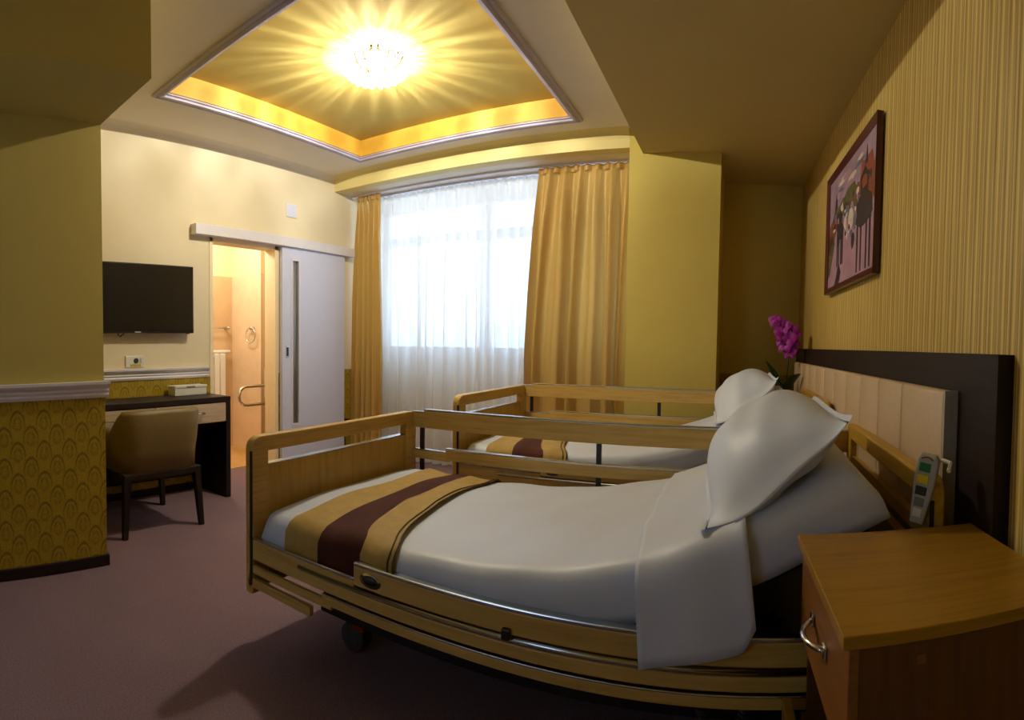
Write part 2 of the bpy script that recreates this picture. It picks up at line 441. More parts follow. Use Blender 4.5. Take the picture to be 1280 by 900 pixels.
# dropped ceiling on the right and the pillar that carries it
bm = prism(bmesh.new(), [(-.815, YE), (-.845, YF + .02), (-.845, YW + .2), (1.1, YW + .2), (1.1, YE)], 2, ZB, ZC + .3)
struct('ceiling_dropped', bm, 'beam')
struct('wall_pillar', bx(-.957, -.205, YF - .006, YW, Z0, ZC + .29), 'yellow_wall')
# alcove behind the pillar, window wall, headboard wall, wall behind the viewer
bm = bmesh.new()
box(bm, -.205, .75, YW, YW + .1, .905, ZB)
struct('wall_alcove', bm, 'yellow_wall')
bm = bmesh.new()
def damask_back():
    t = M['damask'].copy(); t.name = 'gold_damask_paper_back'
    for n in t.node_tree.nodes:
        if n.type == 'SEPXYZ':
            tos = [l.to_socket for l in n.outputs[1].links]
            for s_ in tos: t.node_tree.links.new(n.outputs[0], s_)
    return t
M['damask_x'] = damask_back()
struct('wall_alcove_wainscot', bx(-.205, .75, YW - .006, YW + .1, Z0, .905), 'damask_x')
WX0, WX1, WZ0, WZ1 = -4.06, -1.15, 1.02, 2.66
bm = bmesh.new()
box(bm, XL - .14, -.9, YW, YW + .2, Z0, WZ0); box(bm, XL - .14, -.9, YW, YW + .2, WZ1, ZS); box(bm, WX1, -.9, YW, YW + .2, WZ0, WZ1)
box(bm, XL - .14, WX0, YW, YW + .2, WZ0, WZ1)
struct('wall_window', bm, 'cream_wall')
SCALED[0] = False
struct('wall_right', wl(bx(0, .12, -2.4, 4.5, 0, ZB + .02)), 'stripes', loc=(.671, 1, 0), rz=WROT)
bm = bmesh.new(); V0, V1, VZ0, VZ1 = -2.05, -1.25, 1.15, 1.95            # unseen opening added behind the viewer to let in cool fill light
box(bm, -4.2, V0, YB - .1, YB, 0, ZC + .3); box(bm, V1, 1.0, YB - .1, YB, 0, ZC + .3)
box(bm, V0, V1, YB - .1, YB, 0, VZ0); box(bm, V0, V1, YB - .1, YB, VZ1, ZC + .3)
struct('wall_back', bm, 'olive_wall')
struct('baseboard_right', wl(bx(-.014, 0, -2.2, .2, 0, .06)), 'wenge')
SCALED[0] = True
# the window: sill, frame, two mullions, transom, six panes
wn = bpy.data.objects.new('window_1', None); COL.objects.link(wn); wn['kind'] = 'structure'
wn.matrix_basis = Matrix.Translation(at(((WX0 + WX1) / 2, YW, WZ0)))
MX = [WX0, -2.69, -1.9, WX1]; TZ = 2.27
struct('window_sill', bx(WX0, WX1, YW - .1, YW + .05, WZ0 - .035, WZ0, bv=.006), 'white_trim', wn)
bm = bmesh.new(); fy0, fy1 = YW + .04, YW + .11
box(bm, WX0, WX1, fy0, fy1, WZ0, WZ0 + .07); box(bm, WX0, WX1, fy0, fy1, WZ1 - .07, WZ1)
box(bm, WX0, WX0 + .07, fy0, fy1, WZ0, WZ1); box(bm, WX1 - .07, WX1, fy0, fy1, WZ0, WZ1)
struct('window_frame', bm, 'white_trim', wn)
for x in MX[1:3]: struct('mullion', bx(x - .055, x + .055, fy0 - .01, fy1, WZ0 + .07, WZ1 - .07), 'white_trim', wn)
for a, b in zip(MX, MX[1:]):
    struct('transom', bx(a + .05, b - .05, fy0 - .005, fy1, TZ - .05, TZ + .05), 'white_trim', wn)
    for z0, z1 in ((WZ0 + .06, TZ - .04), (TZ + .04, WZ1 - .06)):
        struct('pane', bx(a + .045, b - .045, fy0 + .03, fy0 + .036, z0, z1), 'pane', wn)

SCALED[0] = False
wb = bpy.data.objects.new('fill_window', None); COL.objects.link(wb); wb['kind'] = 'structure'  # frame and glass for the added fill-light opening
wb.matrix_basis = Matrix.Translation(((V0 + V1) / 2, YB, VZ0))
bm = bmesh.new()
for a, b, c, d in ((V0, V0 + .05, VZ0, VZ1), (V1 - .05, V1, VZ0, VZ1), (V0, V1, VZ0, VZ0 + .05), (V0, V1, VZ1 - .05, VZ1)): box(bm, a, b, YB - .08, YB - .02, c, d)
struct('window_frame', bm, 'white_trim', wb)
struct('pane', bx(V0 + .04, V1 - .04, YB - .055, YB - .05, VZ0 + .04, VZ1 - .04), 'pane', wb)

# ------------------------------------------------------------------ bathroom behind the opening
bx0, by0, by1, byx = -5.42, 2.2, 4.09, 4.72
struct('floor_bathroom', bx(-5.3, -4.06, 1.6, 4.6, -.1, .004), 'bath_floor')
SCALED[0] = True
TT = 1.9
for nm, z0, z1, m in (('tile', Z0, TT, 'bath_tile'), ('paint', TT, 2.5, 'bath_paint')):
    struct('wall_bathroom_back_' + nm, bx(bx0 - .1, bx0, by0 - .1, by1, z0, z1), m)
    struct('wall_bathroom_side_' + nm, bx(bx0 - .1, -4.87, by1, by1 + .1, z0, z1), 'bath_tile_pale' if nm == 'tile' else m)
    struct('wall_bathroom_jut_' + nm, bx(-4.97, -4.87, by1 + .1, byx + .1, z0, z1), m)
    struct('wall_bathroom_end_' + nm, bx(-4.87, XL - .1, byx, byx + .1, z0, z1), m)
    struct('wall_bathroom_near_' + nm, bx(bx0, XL - .1, by0 - .1, by0, z0, z1), m)
struct('ceiling_bathroom', bx(-5.6, XL - .1, by0 - .1, byx + .1, 2.5, 2.6), 'bath_paint')
# door lining, sliding leaf, track cover
bm = bmesh.new()
box(bm, XL - .15, XL + .006, DO1 - .035, DO1 + .005, Z0, DZ); box(bm, XL - .15, XL + .006, DO0 - .005, DO0 + .03, Z0, DZ); box(bm, XL - .15, XL + .006, DO0, DO1, DZ - .03, DZ + .005)
struct('trim_9', bm, 'bath_paint')
dr = bpy.data.objects.new('door_1', None); COL.objects.link(dr); dr['kind'] = 'structure'
dr['label'] = 'white sliding bathroom door with a narrow glass slot, slid open along the wall'
dr.matrix_basis = Matrix.Translation(at((XL + .03, 4.13, Z0)))
LY0, LY1 = 3.66, 4.585; lx0, lx1 = XL + .012, XL + .052
GY0, GY1, GZ0, GZ1 = 3.80, 3.88, .34, 1.92
bm = bmesh.new()
box(bm, lx0, lx1, LY0, GY0, Z0 + .012, 2.05); box(bm, lx0, lx1, GY1, LY1, Z0 + .012, 2.05)
box(bm, lx0, lx1, GY0, GY1, Z0 + .012, GZ0); box(bm, lx0, lx1, GY0, GY1, GZ1, 2.05)
struct('leaf', bm, 'white_door', dr)
bm = bmesh.new()
for a, b, c, d in ((GY0 - .022, GY0, GZ0 - .022, GZ1 + .022), (GY1, GY1 + .022, GZ0 - .022, GZ1 + .022), (GY0, GY1, GZ0 - .022, GZ0), (GY0, GY1, GZ1, GZ1 + .022)):
    box(bm, lx1 - .004, lx1 + .006, a, b, c, d)
struct('glass_frame', bm, 'white_trim', dr)
struct('glass_slot', bx(lx0 + .014, lx0 + .024, GY0, GY1, GZ0, GZ1), 'frost', dr)
bm = bx(lx1 - .002, lx1 + .004, 3.705, 3.745, .985, 1.10, bv=.002)
h = struct('handle', bm, 'chrome', dr)
struct('handle_recess', bx(lx1 + .003, lx1 + .0055, 3.713, 3.737, 1.0, 1.085), 'steel_dark', h)
struct('track_cover', bx(XL, XL + .085, 2.63, 4.72, 2.045, 2.135, bv=.004), 'white_trim', dr)

# bathroom fittings
t = thing('radiator', 'cream column radiator on the bathroom back wall', 'radiator', (bx0 + .06, 3.78, .45))
for k in range(6): obj('column', bx(bx0 + .03, bx0 + .1, 3.42 + k * .085, 3.42 + k * .085 + .074, .45, 1.0, bv=.012), 'light_plastic', t)
obj('top_rail', tube(bmesh.new(), [(bx0 + .065, 3.4, 1.02), (bx0 + .065, 4.0, 1.02)], .022), 'light_plastic', t)
t = thing('towel_bar', 'chrome towel bar above the radiator in the bathroom', 'towel bar', (bx0, 3.7, 1.3))
obj('bar', tube(bmesh.new(), [(bx0 + .07, 3.4, 1.3), (bx0 + .07, 4.0, 1.3)], .009), 'chrome_bright', t, True)
for y in (3.45, 3.98): obj('bracket', tube(bmesh.new(), [(bx0, y, 1.3), (bx0 + .08, y, 1.3)], .016), 'chrome_bright', t, True)
t = thing('towel_ring', 'round chrome towel ring on the pale tiled bathroom wall', 'towel ring', (-5.0, by1, 1.27))
obj('mount', tube(bmesh.new(), [(-5.0, by1, 1.29), (-5.0, by1 - .05, 1.29)], .02), 'chrome_bright', t, True)
obj('ring', tube(bmesh.new(), [(-5.0 + .085 * math.cos(a * PI / 12), by1 - .05, 1.21 + .085 * math.sin(a * PI / 12)) for a in range(24)], .007, 6, True), 'chrome_bright', t, True)
HX = -4.6
t = thing('grab_rail', 'folding hoop grab rail in the bathroom beside the doorway', 'grab rail', (HX, byx, .58))
gp = [(HX, byx - .03, .675)] + [(HX, 3.66, .675)] + [(HX, 3.66 - .1 * math.sin(a), .578 + .097 * math.cos(a)) for a in [k * PI / 8 for k in range(1, 8)]] + [(HX, 3.66, .481), (HX, byx - .03, .481)]
obj('hoop', tube(bmesh.new(), gp, .017, 8), 'chrome_bright', t, True)
obj('mount_plate', bx(HX - .06, HX + .06, byx - .03, byx, .40, .76, bv=.01), 'light_plastic', t)
obj('roll_holder', bx(HX - .03, HX + .03, 3.93, 4.04, .54, .86, bv=.012), 'light_plastic', t, label='white plastic holder on the rail')

# ------------------------------------------------------------------ ceiling lamp
LX, LY = LAMP_XYZ
t = thing('ceiling_lamp', 'lit crystal bowl lamp in the middle of the yellow ceiling coffer', 'lamp', (LX, LY, ZCOF))
obj('canopy', lathe(bmesh.new(), [(0, 0), (.172, 0), (.172, -.014), (.15, -.026), (0, -.026)], (LX, LY, ZCOF), 32), 'gold_metal', t, True)
obj('rim_ring', tube(bmesh.new(), [(LX + .215 * math.cos(a * PI / 24), LY + .215 * math.sin(a * PI / 24), ZCOF - .05) for a in range(48)], .0022, 6, True), 'gold_metal', t, True)
for k in range(3):
    a = k * 2 * PI / 3 + .4
    obj('arm', tube(bmesh.new(), [(LX + .1 * math.cos(a), LY + .1 * math.sin(a), ZCOF - .018), (LX + .215 * math.cos(a), LY + .215 * math.sin(a), ZCOF - .05)], .002, 6), 'gold_metal', t)
for k in range(3):
    a = k * 2 * PI / 3 + .2; c = (LX + .085 * math.cos(a), LY + .085 * math.sin(a), ZCOF - .058)
    o = obj('bulb', lathe(bmesh.new(), [(0, .03), (.008, .026), (.016, .008), (.016, -.008), (.009, -.022), (0, -.026)], c, 12), 'bulb', t, True)
    obj('socket', lathe(bmesh.new(), [(0, .05), (.012, .05), (.012, .022), (0, .022)], c, 10), 'gold_metal', o)
crys = {}
rows = [(.226, -.014, .224, -.046, 30), (.222, -.05, .200, -.085, 24), (.200, -.088, .150, -.118, 20), (.147, -.12, .075, -.137, 14)]
for ri, (r0, z0, r1, z1, n) in enumerate(rows):
    for k in range(n):
        a0 = 2 * PI * (k + random.uniform(.02, .2)) / n; a1 = 2 * PI * (k + random.uniform(.74, .97)) / n; am = (a0 + a1) / 2
        bm = bmesh.new()
        P = lambda r, a, z: bm.verts.new((LX + r * math.cos(a), LY + r * math.sin(a), ZCOF + z))
        A = [P(r0, a0, z0), P(r0, a1, z0), P(r1, a1, z1), P(r1, a0, z1)]; tip = P((r0 + r1) / 2 + .018, am, (z0 + z1) / 2 - .016); inn = P((r0 + r1) / 2 - .006, am, (z0 + z1) / 2 + .004)
        for i in range(4):
            bm.faces.new((A[i], A[(i + 1) % 4], tip)); bm.faces.new((A[(i + 1) % 4], A[i], inn))
        obj('crystal', bm, 'crystal', t)
obj('finial', lathe(bmesh.new(), [(.074, -.137), (.05, -.146), (.02, -.15), (0, -.162), (0, -.138), (.074, -.132)], (LX, LY, ZCOF), 14), 'crystal', t)
def point(name, loc, w, col, r):
    d = bpy.data.lights.new(name, 'POINT'); d.energy = w; d.color = col; d.shadow_soft_size = r
    o = bpy.data.objects.new(name, d); COL.objects.link(o); o.location = at(loc); return o
for k in range(3):
    a = k * 2 * PI / 3 + .75
    point('ceiling_lamp_light', (LX + .045 * math.cos(a), LY + .045 * math.sin(a), ZCOF - .105), LAMP_W / 3, (1, .965, .84), .01)
point('bathroom_light', (-4.75, 3.2, 2.35), BATH_W, (1, .93, .8), .1)
t = thing('bathroom_downlight', 'round ceiling light in the bathroom', 'lamp', (-4.75, 3.2, 2.5))
obj('ring', lathe(bmesh.new(), [(0, 0), (.09, 0), (.09, -.02), (0, -.02)], (-4.75, 3.2, 2.5)), 'light_plastic', t)

# ------------------------------------------------------------------ television wall things
t = thing('television', 'flat black television mounted on the cream wall above the desk', 'television', (XL, 2.1, 1.49))
TY0, TY1, TZ0, TZ1 = 1.62, 2.60, 1.215, 1.765
obj('housing', bx(XL + .05, XL + .085, TY0, TY1, TZ0, TZ1, bv=.004), 'bezel', t)
obj('screen', bx(XL + .084, XL + .088, TY0 + .012, TY1 - .012, TZ0 + .02, TZ1 - .012), 'screen', t)
obj('wall_bracket', bx(XL, XL + .05, 1.9, 2.3, 1.35, 1.65), 'steel_dark', t)
obj('maker_plate', bx(XL + .085, XL + .0875, 2.03, 2.085, TZ0 + .004, TZ0 + .014), 'grey_plastic', t, label='small silver maker plate in the middle of the lower bezel')
obj('standby_light', bx(XL + .07, XL + .084, 2.53, 2.56, TZ0 - .008, TZ0), 'red_plastic', t, label='small red receiver under the right corner')
obj('cable', tube(bmesh.new(), [(XL + .03, 1.9, 1.36), (XL + .03, 1.905, 1.2), (XL + .02, 1.93, 1.19), (XL + .02, 1.96, 1.21), (XL + .03, 1.97, 1.3)], .005, 6), 'steel_dark', t)
t = thing('power_socket', 'white wall socket with a yellow sticker under the television', 'socket', (XL, 2.08, .99))
obj('plate', bx(XL, XL + .012, 1.98, 2.155, .945, 1.035, bv=.004), 'light_plastic', t)
obj('outlet', moved(lathe(bmesh.new(), [(0, 0), (.022, 0), (.022, .004), (0, .004)], (0, 0, 0), 16), mat=Matrix.Translation((XL + .012, 2.075, .995)) @ Matrix.Rotation(PI / 2, 4, 'Y')), 'dark_key', t)
obj('switch', bx(XL + .012, XL + .016, 2.112, 2.126, .975, 1.015), 'grey_plastic', t)
obj('sticker', bx(XL + .012, XL + .0135, 2.02, 2.12, .95, .968), 'sticker', t)
t = thing('wall_plate', 'small square white cover plate high on the wall above the sliding door', 'cover plate', (XL, 3.83, 2.41))
obj('frame', bx(XL, XL + .01, 3.755, 3.9, 2.345, 2.475, bv=.003), 'white_trim', t)
obj('cover', bx(XL + .01, XL + .014, 3.772, 3.883, 2.36, 2.46), 'white_door', t)
t = thing('power_adapter', 'small black and red adapter box low on the wall beside the left drape', 'adapter', (XL + .03, 4.68, .2))
obj('case', bx(XL + .004, XL + .07, 4.592, 4.645, .22, .31, bv=.006), 'black_plastic', t)
obj('plug', bx(XL + .004, XL + .06, 4.65, 4.70, .24, .30, bv=.006), 'red_plastic', t, label='dark red plug')
obj('lead', tube(bmesh.new(), [(XL + .03, 4.62, .22), (XL + .03, 4.62, .1), (XL + .035, 4.63, .0), (XL + .04, 4.66, Z0 + .008)], .006, 6), 'black_plastic', t)

# desk
SCALED[0] = False
XT = (SM @ Vector((XL, 0, 0))).x
DX0, DX1, DY0, DY1, DZT = XT + .03, -3.335, 1.18, 2.50, .745
t = thing('desk', 'dark wenge desk with pale drawer fronts under the television', 'desk', ((DX0 + DX1) / 2, (DY0 + DY1) / 2, 0))
obj('desk_top', bx(DX0, DX1, DY0, DY1, DZT - .04, DZT, bv=.003), 'wenge', t)
for y in (DY0, DY1 - .04): obj('side_panel', bx(DX0, DX1 - .003, y, y + .04, 0, DZT - .04), 'wenge_z', t)
obj('back_panel', bx(DX0, DX0 + .02, DY0 + .04, DY1 - .04, .12, DZT - .04), 'wenge', t)
obj('drawer_floor', bx(DX0 + .02, DX1 - .02, DY0 + .04, DY1 - .04, .555, .57), 'wenge', t)
for a, b in ((DY0 + .045, 1.845), (1.851, DY1 - .045)):
    d = obj('drawer', bx(DX1 - .02, DX1 - .001, a, b, .565, DZT - .045, bv=.002), 'ash_panel', t, label='pale ash drawer front')
    c = (a + b) / 2
    hb = tube(bmesh.new(), [(DX1, c - .09, .64), (DX1 + .03, c - .09, .64), (DX1 + .03, c + .09, .64), (DX1, c + .09, .64)], .007, 8)
    obj('handle', hb, 'chrome_bright', d, True, label='chrome bar handle')
t = thing('paper_box', 'low white box lying on the desk near its right end', 'box', (-3.62, 2.32, DZT))
# placed at the back corner, parallel to the wall
obj('carton', bx(-3.675, -3.57, 2.15, 2.44, DZT, DZT + .062, bv=.004), 'light_plastic', t)
obj('lid', bx(-3.679, -3.566, 2.146, 2.444, DZT + .056, DZT + .074, bv=.004), 'light_plastic', t)
obj('print', bx(-3.567, -3.565, 2.25, 2.33, DZT + .060, DZT + .070), 'grey_key', t)

# tub chair at the desk
t = thing('tub_chair', 'olive leatherette tub chair with dark wooden legs pushed to the desk', 'chair', (-3.2, 1.69, 0), math.radians(-4))
cx, cy = -3.2, 1.69
def plan(u):
    """U-shaped shell in plan, u from -1 (near arm tip) to 1 (far arm tip), open towards the desk"""
    w, dp, r = .285, .375, .13
    xb = cx + .255
    L1 = dp - r; L2 = r * PI / 2; L3 = w - r; tot = L1 + L2 + L3
    s = abs(u) * tot; sg = 1 if u >= 0 else -1
    if s < L3: return (xb, cy + sg * s, (1, 0))
    if s < L3 + L2:
        a = (s - L3) / r; return (xb - r + r * math.cos(a), cy + sg * (L3 + r * math.sin(a)), (math.cos(a), sg * math.sin(a)))
    s -= L3 + L2; return (xb - r - s, cy + sg * w, (0, sg))
bm = bmesh.new(); NU = 44; rings = []
for i in range(NU + 1):
    u = -1 + 2 * i / NU; x, y, nrm = plan(u); a = abs(u)
    k = min(1, max(0, (a - .43) / .2)); k = k * k * (3 - 2 * k)
    top = .745 - .125 * k; bot = .375
    n = Vector((nrm[0], nrm[1], 0)); P = Vector((x, y, 0)); ring = []
    lean = .03
    for off, z in ((0, bot), (.008, bot + .12), (.018, (bot + top) / 2), (lean, top - .03), (lean - .012, top - .006), (lean - .03, top), (lean - .05, top - .012), (-.042, top - .06), (-.05, (bot + top) / 2), (-.052, bot)):
        ring.append(bm.verts.new(P + n * off + Vector((0, 0, z))))
    rings.append(ring)
for A, B in zip(rings, rings[1:]):
    for j in range(len(A)): bm.faces.new((A[j], B[j], B[(j + 1) % len(A)], A[(j + 1) % len(A)]))
bm.faces.new(rings[0][::-1]); bm.faces.new(rings[-1]); bmesh.ops.recalc_face_normals(bm, faces=bm.faces[:])
obj('backrest', bm, 'leather', t, True)
obj('seat', bx(cx - .27, cx + .2, cy - .23, cy + .23, .385, .47, bv=.03, seg=3), 'leather', t, True)
obj('seat_frame', bx(cx - .27, cx + .255, cy - .275, cy + .275, .33, .375, bv=.008), 'wenge', t)
for sx, sy in ((1, -1), (1, 1), (-1, -1), (-1, 1)):
    bm = bmesh.new(); x0, y0 = cx + sx * .235, cy + sy * .25; x1, y1 = cx + sx * (.255 if sx > 0 else .25), cy + sy * .275
    a, b = .022, .015
    quadbox(bm, [(x1 - b, y1 - b, 0), (x1 + b, y1 - b, 0), (x1 + b, y1 + b, 0), (x1 - b, y1 + b, 0), (x0 - a, y0 - a, .345), (x0 + a, y0 - a, .345), (x0 + a, y0 + a, .345), (x0 - a, y0 + a, .345)])
    obj('leg', bm, 'wenge_z', t)

# ------------------------------------------------------------------ curtains
SCALED[0] = True
def drape(name, label, x0t, x1t, x0b, x1b, y, folds, amp, m, group=None, z0=Z0 + .015, z1=2.676, seed=1, nz=26, per=9, header=True):
    rnd = random.Random(seed)
    ph = [rnd.uniform(-.35, .35) for _ in range(folds + 2)]; am = [rnd.uniform(.65, 1.2) for _ in range(folds + 2)]
    nu = folds * per
    def fn(u, v):
        z = z1 + (z0 - z1) * v
        k = u * folds; i = int(min(k, folds - 1e-6)); f = k - i
        a = am[i] * (1 - f) + am[i + 1] * f; p = ph[i] * (1 - f) + ph[i + 1] * f
        s = math.sin(2 * PI * (k + p * min(1, v * 2.5)))
        gather = .35 + .65 * min(1, v / .16)
        x = x0t + (x1t - x0t) * u; xb = x0b + (x1b - x0b) * u
        b = min(1, v * 1.7) ** .8
        x = x * (1 - b) + xb * b
        fine = .006 * math.sin(2 * PI * k * 3.1 + 1) * max(0, 1 - v * 9)
        return (x + .012 * math.sin(2 * PI * k * 2 + 3 * v + p) * v, y + amp * a * s * gather + fine + .012 * math.sin(5 * v + 7 * p) * v, z)
    bm = bmesh.new(); grid(bm, fn, nu, nz)
    t = thing(name, label, 'curtain', ((x0b + x1b) / 2, y, 0), 0, group)
    obj('cloth', bm, m, t, True)
    if header:
        bm = bmesh.new()
        grid(bm, lambda u, v: (x0t + (x1t - x0t) * u, y - .012 + amp * .5 * math.sin(2 * PI * u * folds * 1.5) * .6 + .004 * math.sin(u * folds * 40), z1 + .012 - .05 * v), folds * 12, 2)
        obj('heading_tape', bm, m, t, True)
    return t
drape('gold_drape', 'narrow gold satin drape hanging at the left end of the window', -3.99, -3.665, -4.05, -3.62, 4.76, 5, .045, 'drape', seed=3)
drape('gold_drape', 'wide gold satin drape hanging beside the yellow pillar', -1.86, -.985, -1.97, -1.02, 4.76, 6, .065, 'drape', seed=8, per=12)
drape('sheer_curtain', 'white sheer curtain drawn across the bright window', -4.03, -1.5, -4.03, -1.5, 4.92, 22, .05, 'sheer', seed=5, per=8, nz=20)
t = thing('curtain_rail', 'white double curtain rail under the soffit over the window', 'curtain rail', (-2.5, 4.84, ZS))
obj('track', bx(XL + .02, -.97, 4.735, 4.785, ZS - .018, ZS), 'white_trim', t)
obj('track', bx(XL + .02, -.97, 4.895, 4.945, ZS - .018, ZS), 'white_trim', t)

# ------------------------------------------------------------------ hospital beds
SCALED[0] = False
def u_frame(bm, x0, x1, y0, y1, z0, zt, pw, rail, r=.05):
    """inverted U of posts and top rail with rounded shoulders"""
    o = [(y0, z0)] + [(y0 + r - r * math.cos(a), zt - r + r * math.sin(a)) for a in [k * PI / 12 for k in range(7)]] + \
        [(y1 - r + r * math.sin(a), zt - r + r * math.cos(a)) for a in [k * PI / 12 for k in range(7)]] + [(y1, z0)]
    i = [(y1 - pw, z0), (y1 - pw, zt - rail), (y0 + pw, zt - rail), (y0 + pw, z0)]
    return prism(bm, o + i, 0, x0, x1, bv=.006)
def profile_z(u, L=2.235):
    """mattress top along the bed, u in metres from the foot; backrest raised towards the head"""
    u = u * 2.235 / L
    pts = [(0, .5), (.55, .5), (.95, .515), (1.2, .545), (1.44, .60), (1.6, .66), (1.72, .715), (2.03, .862), (2.4, 1.035)]
    def lin(u):
        for (a, za), (b, zb) in zip(pts, pts[1:]):
            if u <= b: return za + (zb - za) * max(0, (u - a) / (b - a))
        return pts[-1][1]
    return sum(lin(u + d) for d in (-.08, -.04, 0, .04, .08)) / 5
def make_bed(name, label, ox, oy, L, Wd, dz, which):
    t = thing(name, label, 'bed', (ox + L / 2, oy + Wd / 2, 0), 0, 'electric care beds')
    y0, y1 = oy, oy + Wd
    # foot and head boards
    for nm, x0, x1, zt in (('footboard', ox, ox + .045, .787 + dz), ('head_panel', ox + L - .045, ox + L, .835 + dz)):
        fb = obj(nm, u_frame(bmesh.new(), x0, x1, y0, y1, .185 + dz, zt, .085, .062), 'beech_y' if nm == 'footboard' else 'beech_deep', t)
        obj('board', bx(x0 + .008, x1 - .008, y0 + .08, y1 - .08, .2 + dz, zt - (.115 if nm == 'footboard' else .23)), 'beech_z', fb)
        if nm == 'head_panel': obj('slat', bx(x0 + .01, x1 - .01, y0 + .08, y1 - .08, zt - .175, zt - .135), 'beech_deep', fb)
        obj('bead', bx(x0 + .006, x1 - .006, y0 + .083, y1 - .083, zt - (.116 if nm == 'footboard' else .231), zt - (.112 if nm == 'footboard' else .227)), 'chrome' if nm == 'footboard' else 'beech_deep', fb)
        xi = x1 - .014 if nm == 'footboard' else x0 + .002
        for yy in (y0 - .003, y1 - .003):
            obj('guide_channel', bx(xi, xi + .012, yy, yy + .006, .22 + dz, zt - .055), 'steel_dark', fb)
    xa, xb = ox + .045, ox + L - .045
    # deck side panels with oval badge
    for side, ya in (('near', y0), ('far', y1 - .03)):
        sp = obj('deck_panel', bx(ox + .56, xb - .02, ya, ya + .03, .382 + dz, .445 + dz, bv=.004), 'beech', t)
        obj('metal_cap', bx(ox + .56, xb - .02, ya, ya + .032, .443 + dz, .455 + dz, bv=.003), 'chrome', sp)
        fy = ya - .001 if side == 'near' else ya - .006
        for xbdg in ((ox + .63, ox + 1.55) if side == 'near' else (ox + .80,)):
            bm = bmesh.new(); lathe(bm, [(0, -.003), (.028, -.003), (.032, .003), (0, .003)], (0, 0, 0), 24)
            bm.transform(Matrix.Translation((xbdg, fy + .002, .413 + dz)) @ Matrix.Rotation(PI / 2, 4, 'X') @ Matrix.Scale(1.35, 4, (1, 0, 0)) @ Matrix.Scale(.72, 4, (0, 1, 0)) @ Matrix.Scale(.5, 4, (0, 0, 1)))
            bd = obj('badge', bm, 'chrome', sp, True, label='oval silver badge')
            bm = bmesh.new(); lathe(bm, [(0, -.004), (.024, -.004), (.024, .004), (0, .004)], (0, 0, 0), 24)
            bm.transform(Matrix.Translation((xbdg, fy + .0015, .413 + dz)) @ Matrix.Rotation(PI / 2, 4, 'X') @ Matrix.Scale(1.3, 4, (1, 0, 0)) @ Matrix.Scale(.66, 4, (0, 1, 0)) @ Matrix.Scale(.5, 4, (0, 0, 1)))
            obj('badge_core', bm, 'dark_key', sp, True)
    # near side: both rails lowered
    ya = y0 - .004
    r1 = obj('side_rail', bx(ox + .30, xb, ya + .002, ya + .026, .322 + dz, .360 + dz, bv=.004), 'beech', t, label='upper wooden side rail, lowered')
    obj('rail_cap', tube(bmesh.new(), [(ox + .30, ya + .012, .368 + dz), (xb, ya + .012, .368 + dz)], .011, 10), 'chrome', r1, True)
    obj('rail_end', bx(xa - .03, ox + .56, ya + .006, ya + .024, .32 + dz, .395 + dz, bv=.003), 'beech', r1)
    obj('rail_end_cap', bx(xa - .03, ox + .56, ya + .004, ya + .026, .395 + dz, .406 + dz, bv=.003), 'chrome', r1)
    obj('rail_lock', bx(ox + 1.09, ox + 1.115, ya - .012, ya + .004, .372 + dz, .402 + dz, bv=.004), 'black_plastic', r1)
    r2 = obj('side_rail', bx(ox + .42, xb, ya + .002, ya + .026, .280 + dz, .311 + dz, bv=.004), 'beech', t, label='lower wooden side rail, lowered')
    obj('rail_cap', bx(ox + .42, xb, ya, ya + .028, .310 + dz, .316 + dz, bv=.002), 'chrome', r2)
    obj('rail_end', bx(xa - .03, ox + .46, ya + .006, ya + .024, .266 + dz, .296 + dz, bv=.003), 'beech', r2)
    obj('lower_strip', bx(xa - .03, ox + .36, ya + .004, ya + .024, .212 + dz, .246 + dz, bv=.003), 'beech', r2)
    # far side: rails raised
    yb_ = y1 - .03
    R1 = obj('side_rail', bx(ox + .115, xb, yb_, yb_ + .026, .705 + dz, .795 + dz, bv=.004), 'beech', t, label='upper wooden side rail, raised')
    obj('rail_cap', bx(ox + .115, xb, yb_ - .001, yb_ + .028, .793 + dz, .803 + dz, bv=.003), 'chrome', R1)
    obj('rail_end', bx(xa - .01, ox + .14, yb_ + .004, yb_ + .022, .705 + dz, .782 + dz, bv=.003), 'beech', R1)
    obj('rail_end_cap', bx(xa - .01, ox + .14, yb_ + .003, yb_ + .024, .78 + dz, .789 + dz, bv=.003), 'chrome', R1)
    R2 = obj('side_rail', bx(ox + .25, xb, yb_, yb_ + .026, .552 + dz, .607 + dz, bv=.004), 'beech', t, label='middle wooden side rail, raised')
    obj('rail_cap', bx(ox + .25, xb, yb_ - .001, yb_ + .028, .605 + dz, .614 + dz, bv=.003), 'chrome', R2)
    obj('rail_end', bx(xa - .01, ox + .27, yb_ + .004, yb_ + .022, .545 + dz, .588 + dz, bv=.003), 'beech', R2)
    obj('rail_end_cap', bx(xa - .01, ox + .27, yb_ + .003, yb_ + .024, .587 + dz, .595 + dz, bv=.003), 'chrome', R2)
    for x in (ox + .10, ox + 1.06, ox + 1.9):
        obj('rail_post', bx(x - .012, x + .012, yb_ + .006, yb_ + .02, .40 + dz, .71 + dz, bv=.002), 'steel_dark', t)
    # deck, lifting gear, casters
    obj('deck', bx(xa, xb, y0 + .045, y1 - .05, .318 + dz, .342 + dz), 'steel_dark', t)
    bm = bmesh.new(); pr = []
    for k in range(9):
        u = (1.30 + .68 * k / 8) * L / 2.235; th = math.atan((profile_z(u + .01, L) - profile_z(u - .01, L)) / .02)
        for e in (.150, .172): pr.append((k, e, ox + u + math.sin(th) * e, profile_z(u, L) + dz - math.cos(th) * e))
    loop = [(p[2], p[3]) for p in pr if p[1] == .150] + [(p[2], p[3]) for p in pr if p[1] == .172][::-1]
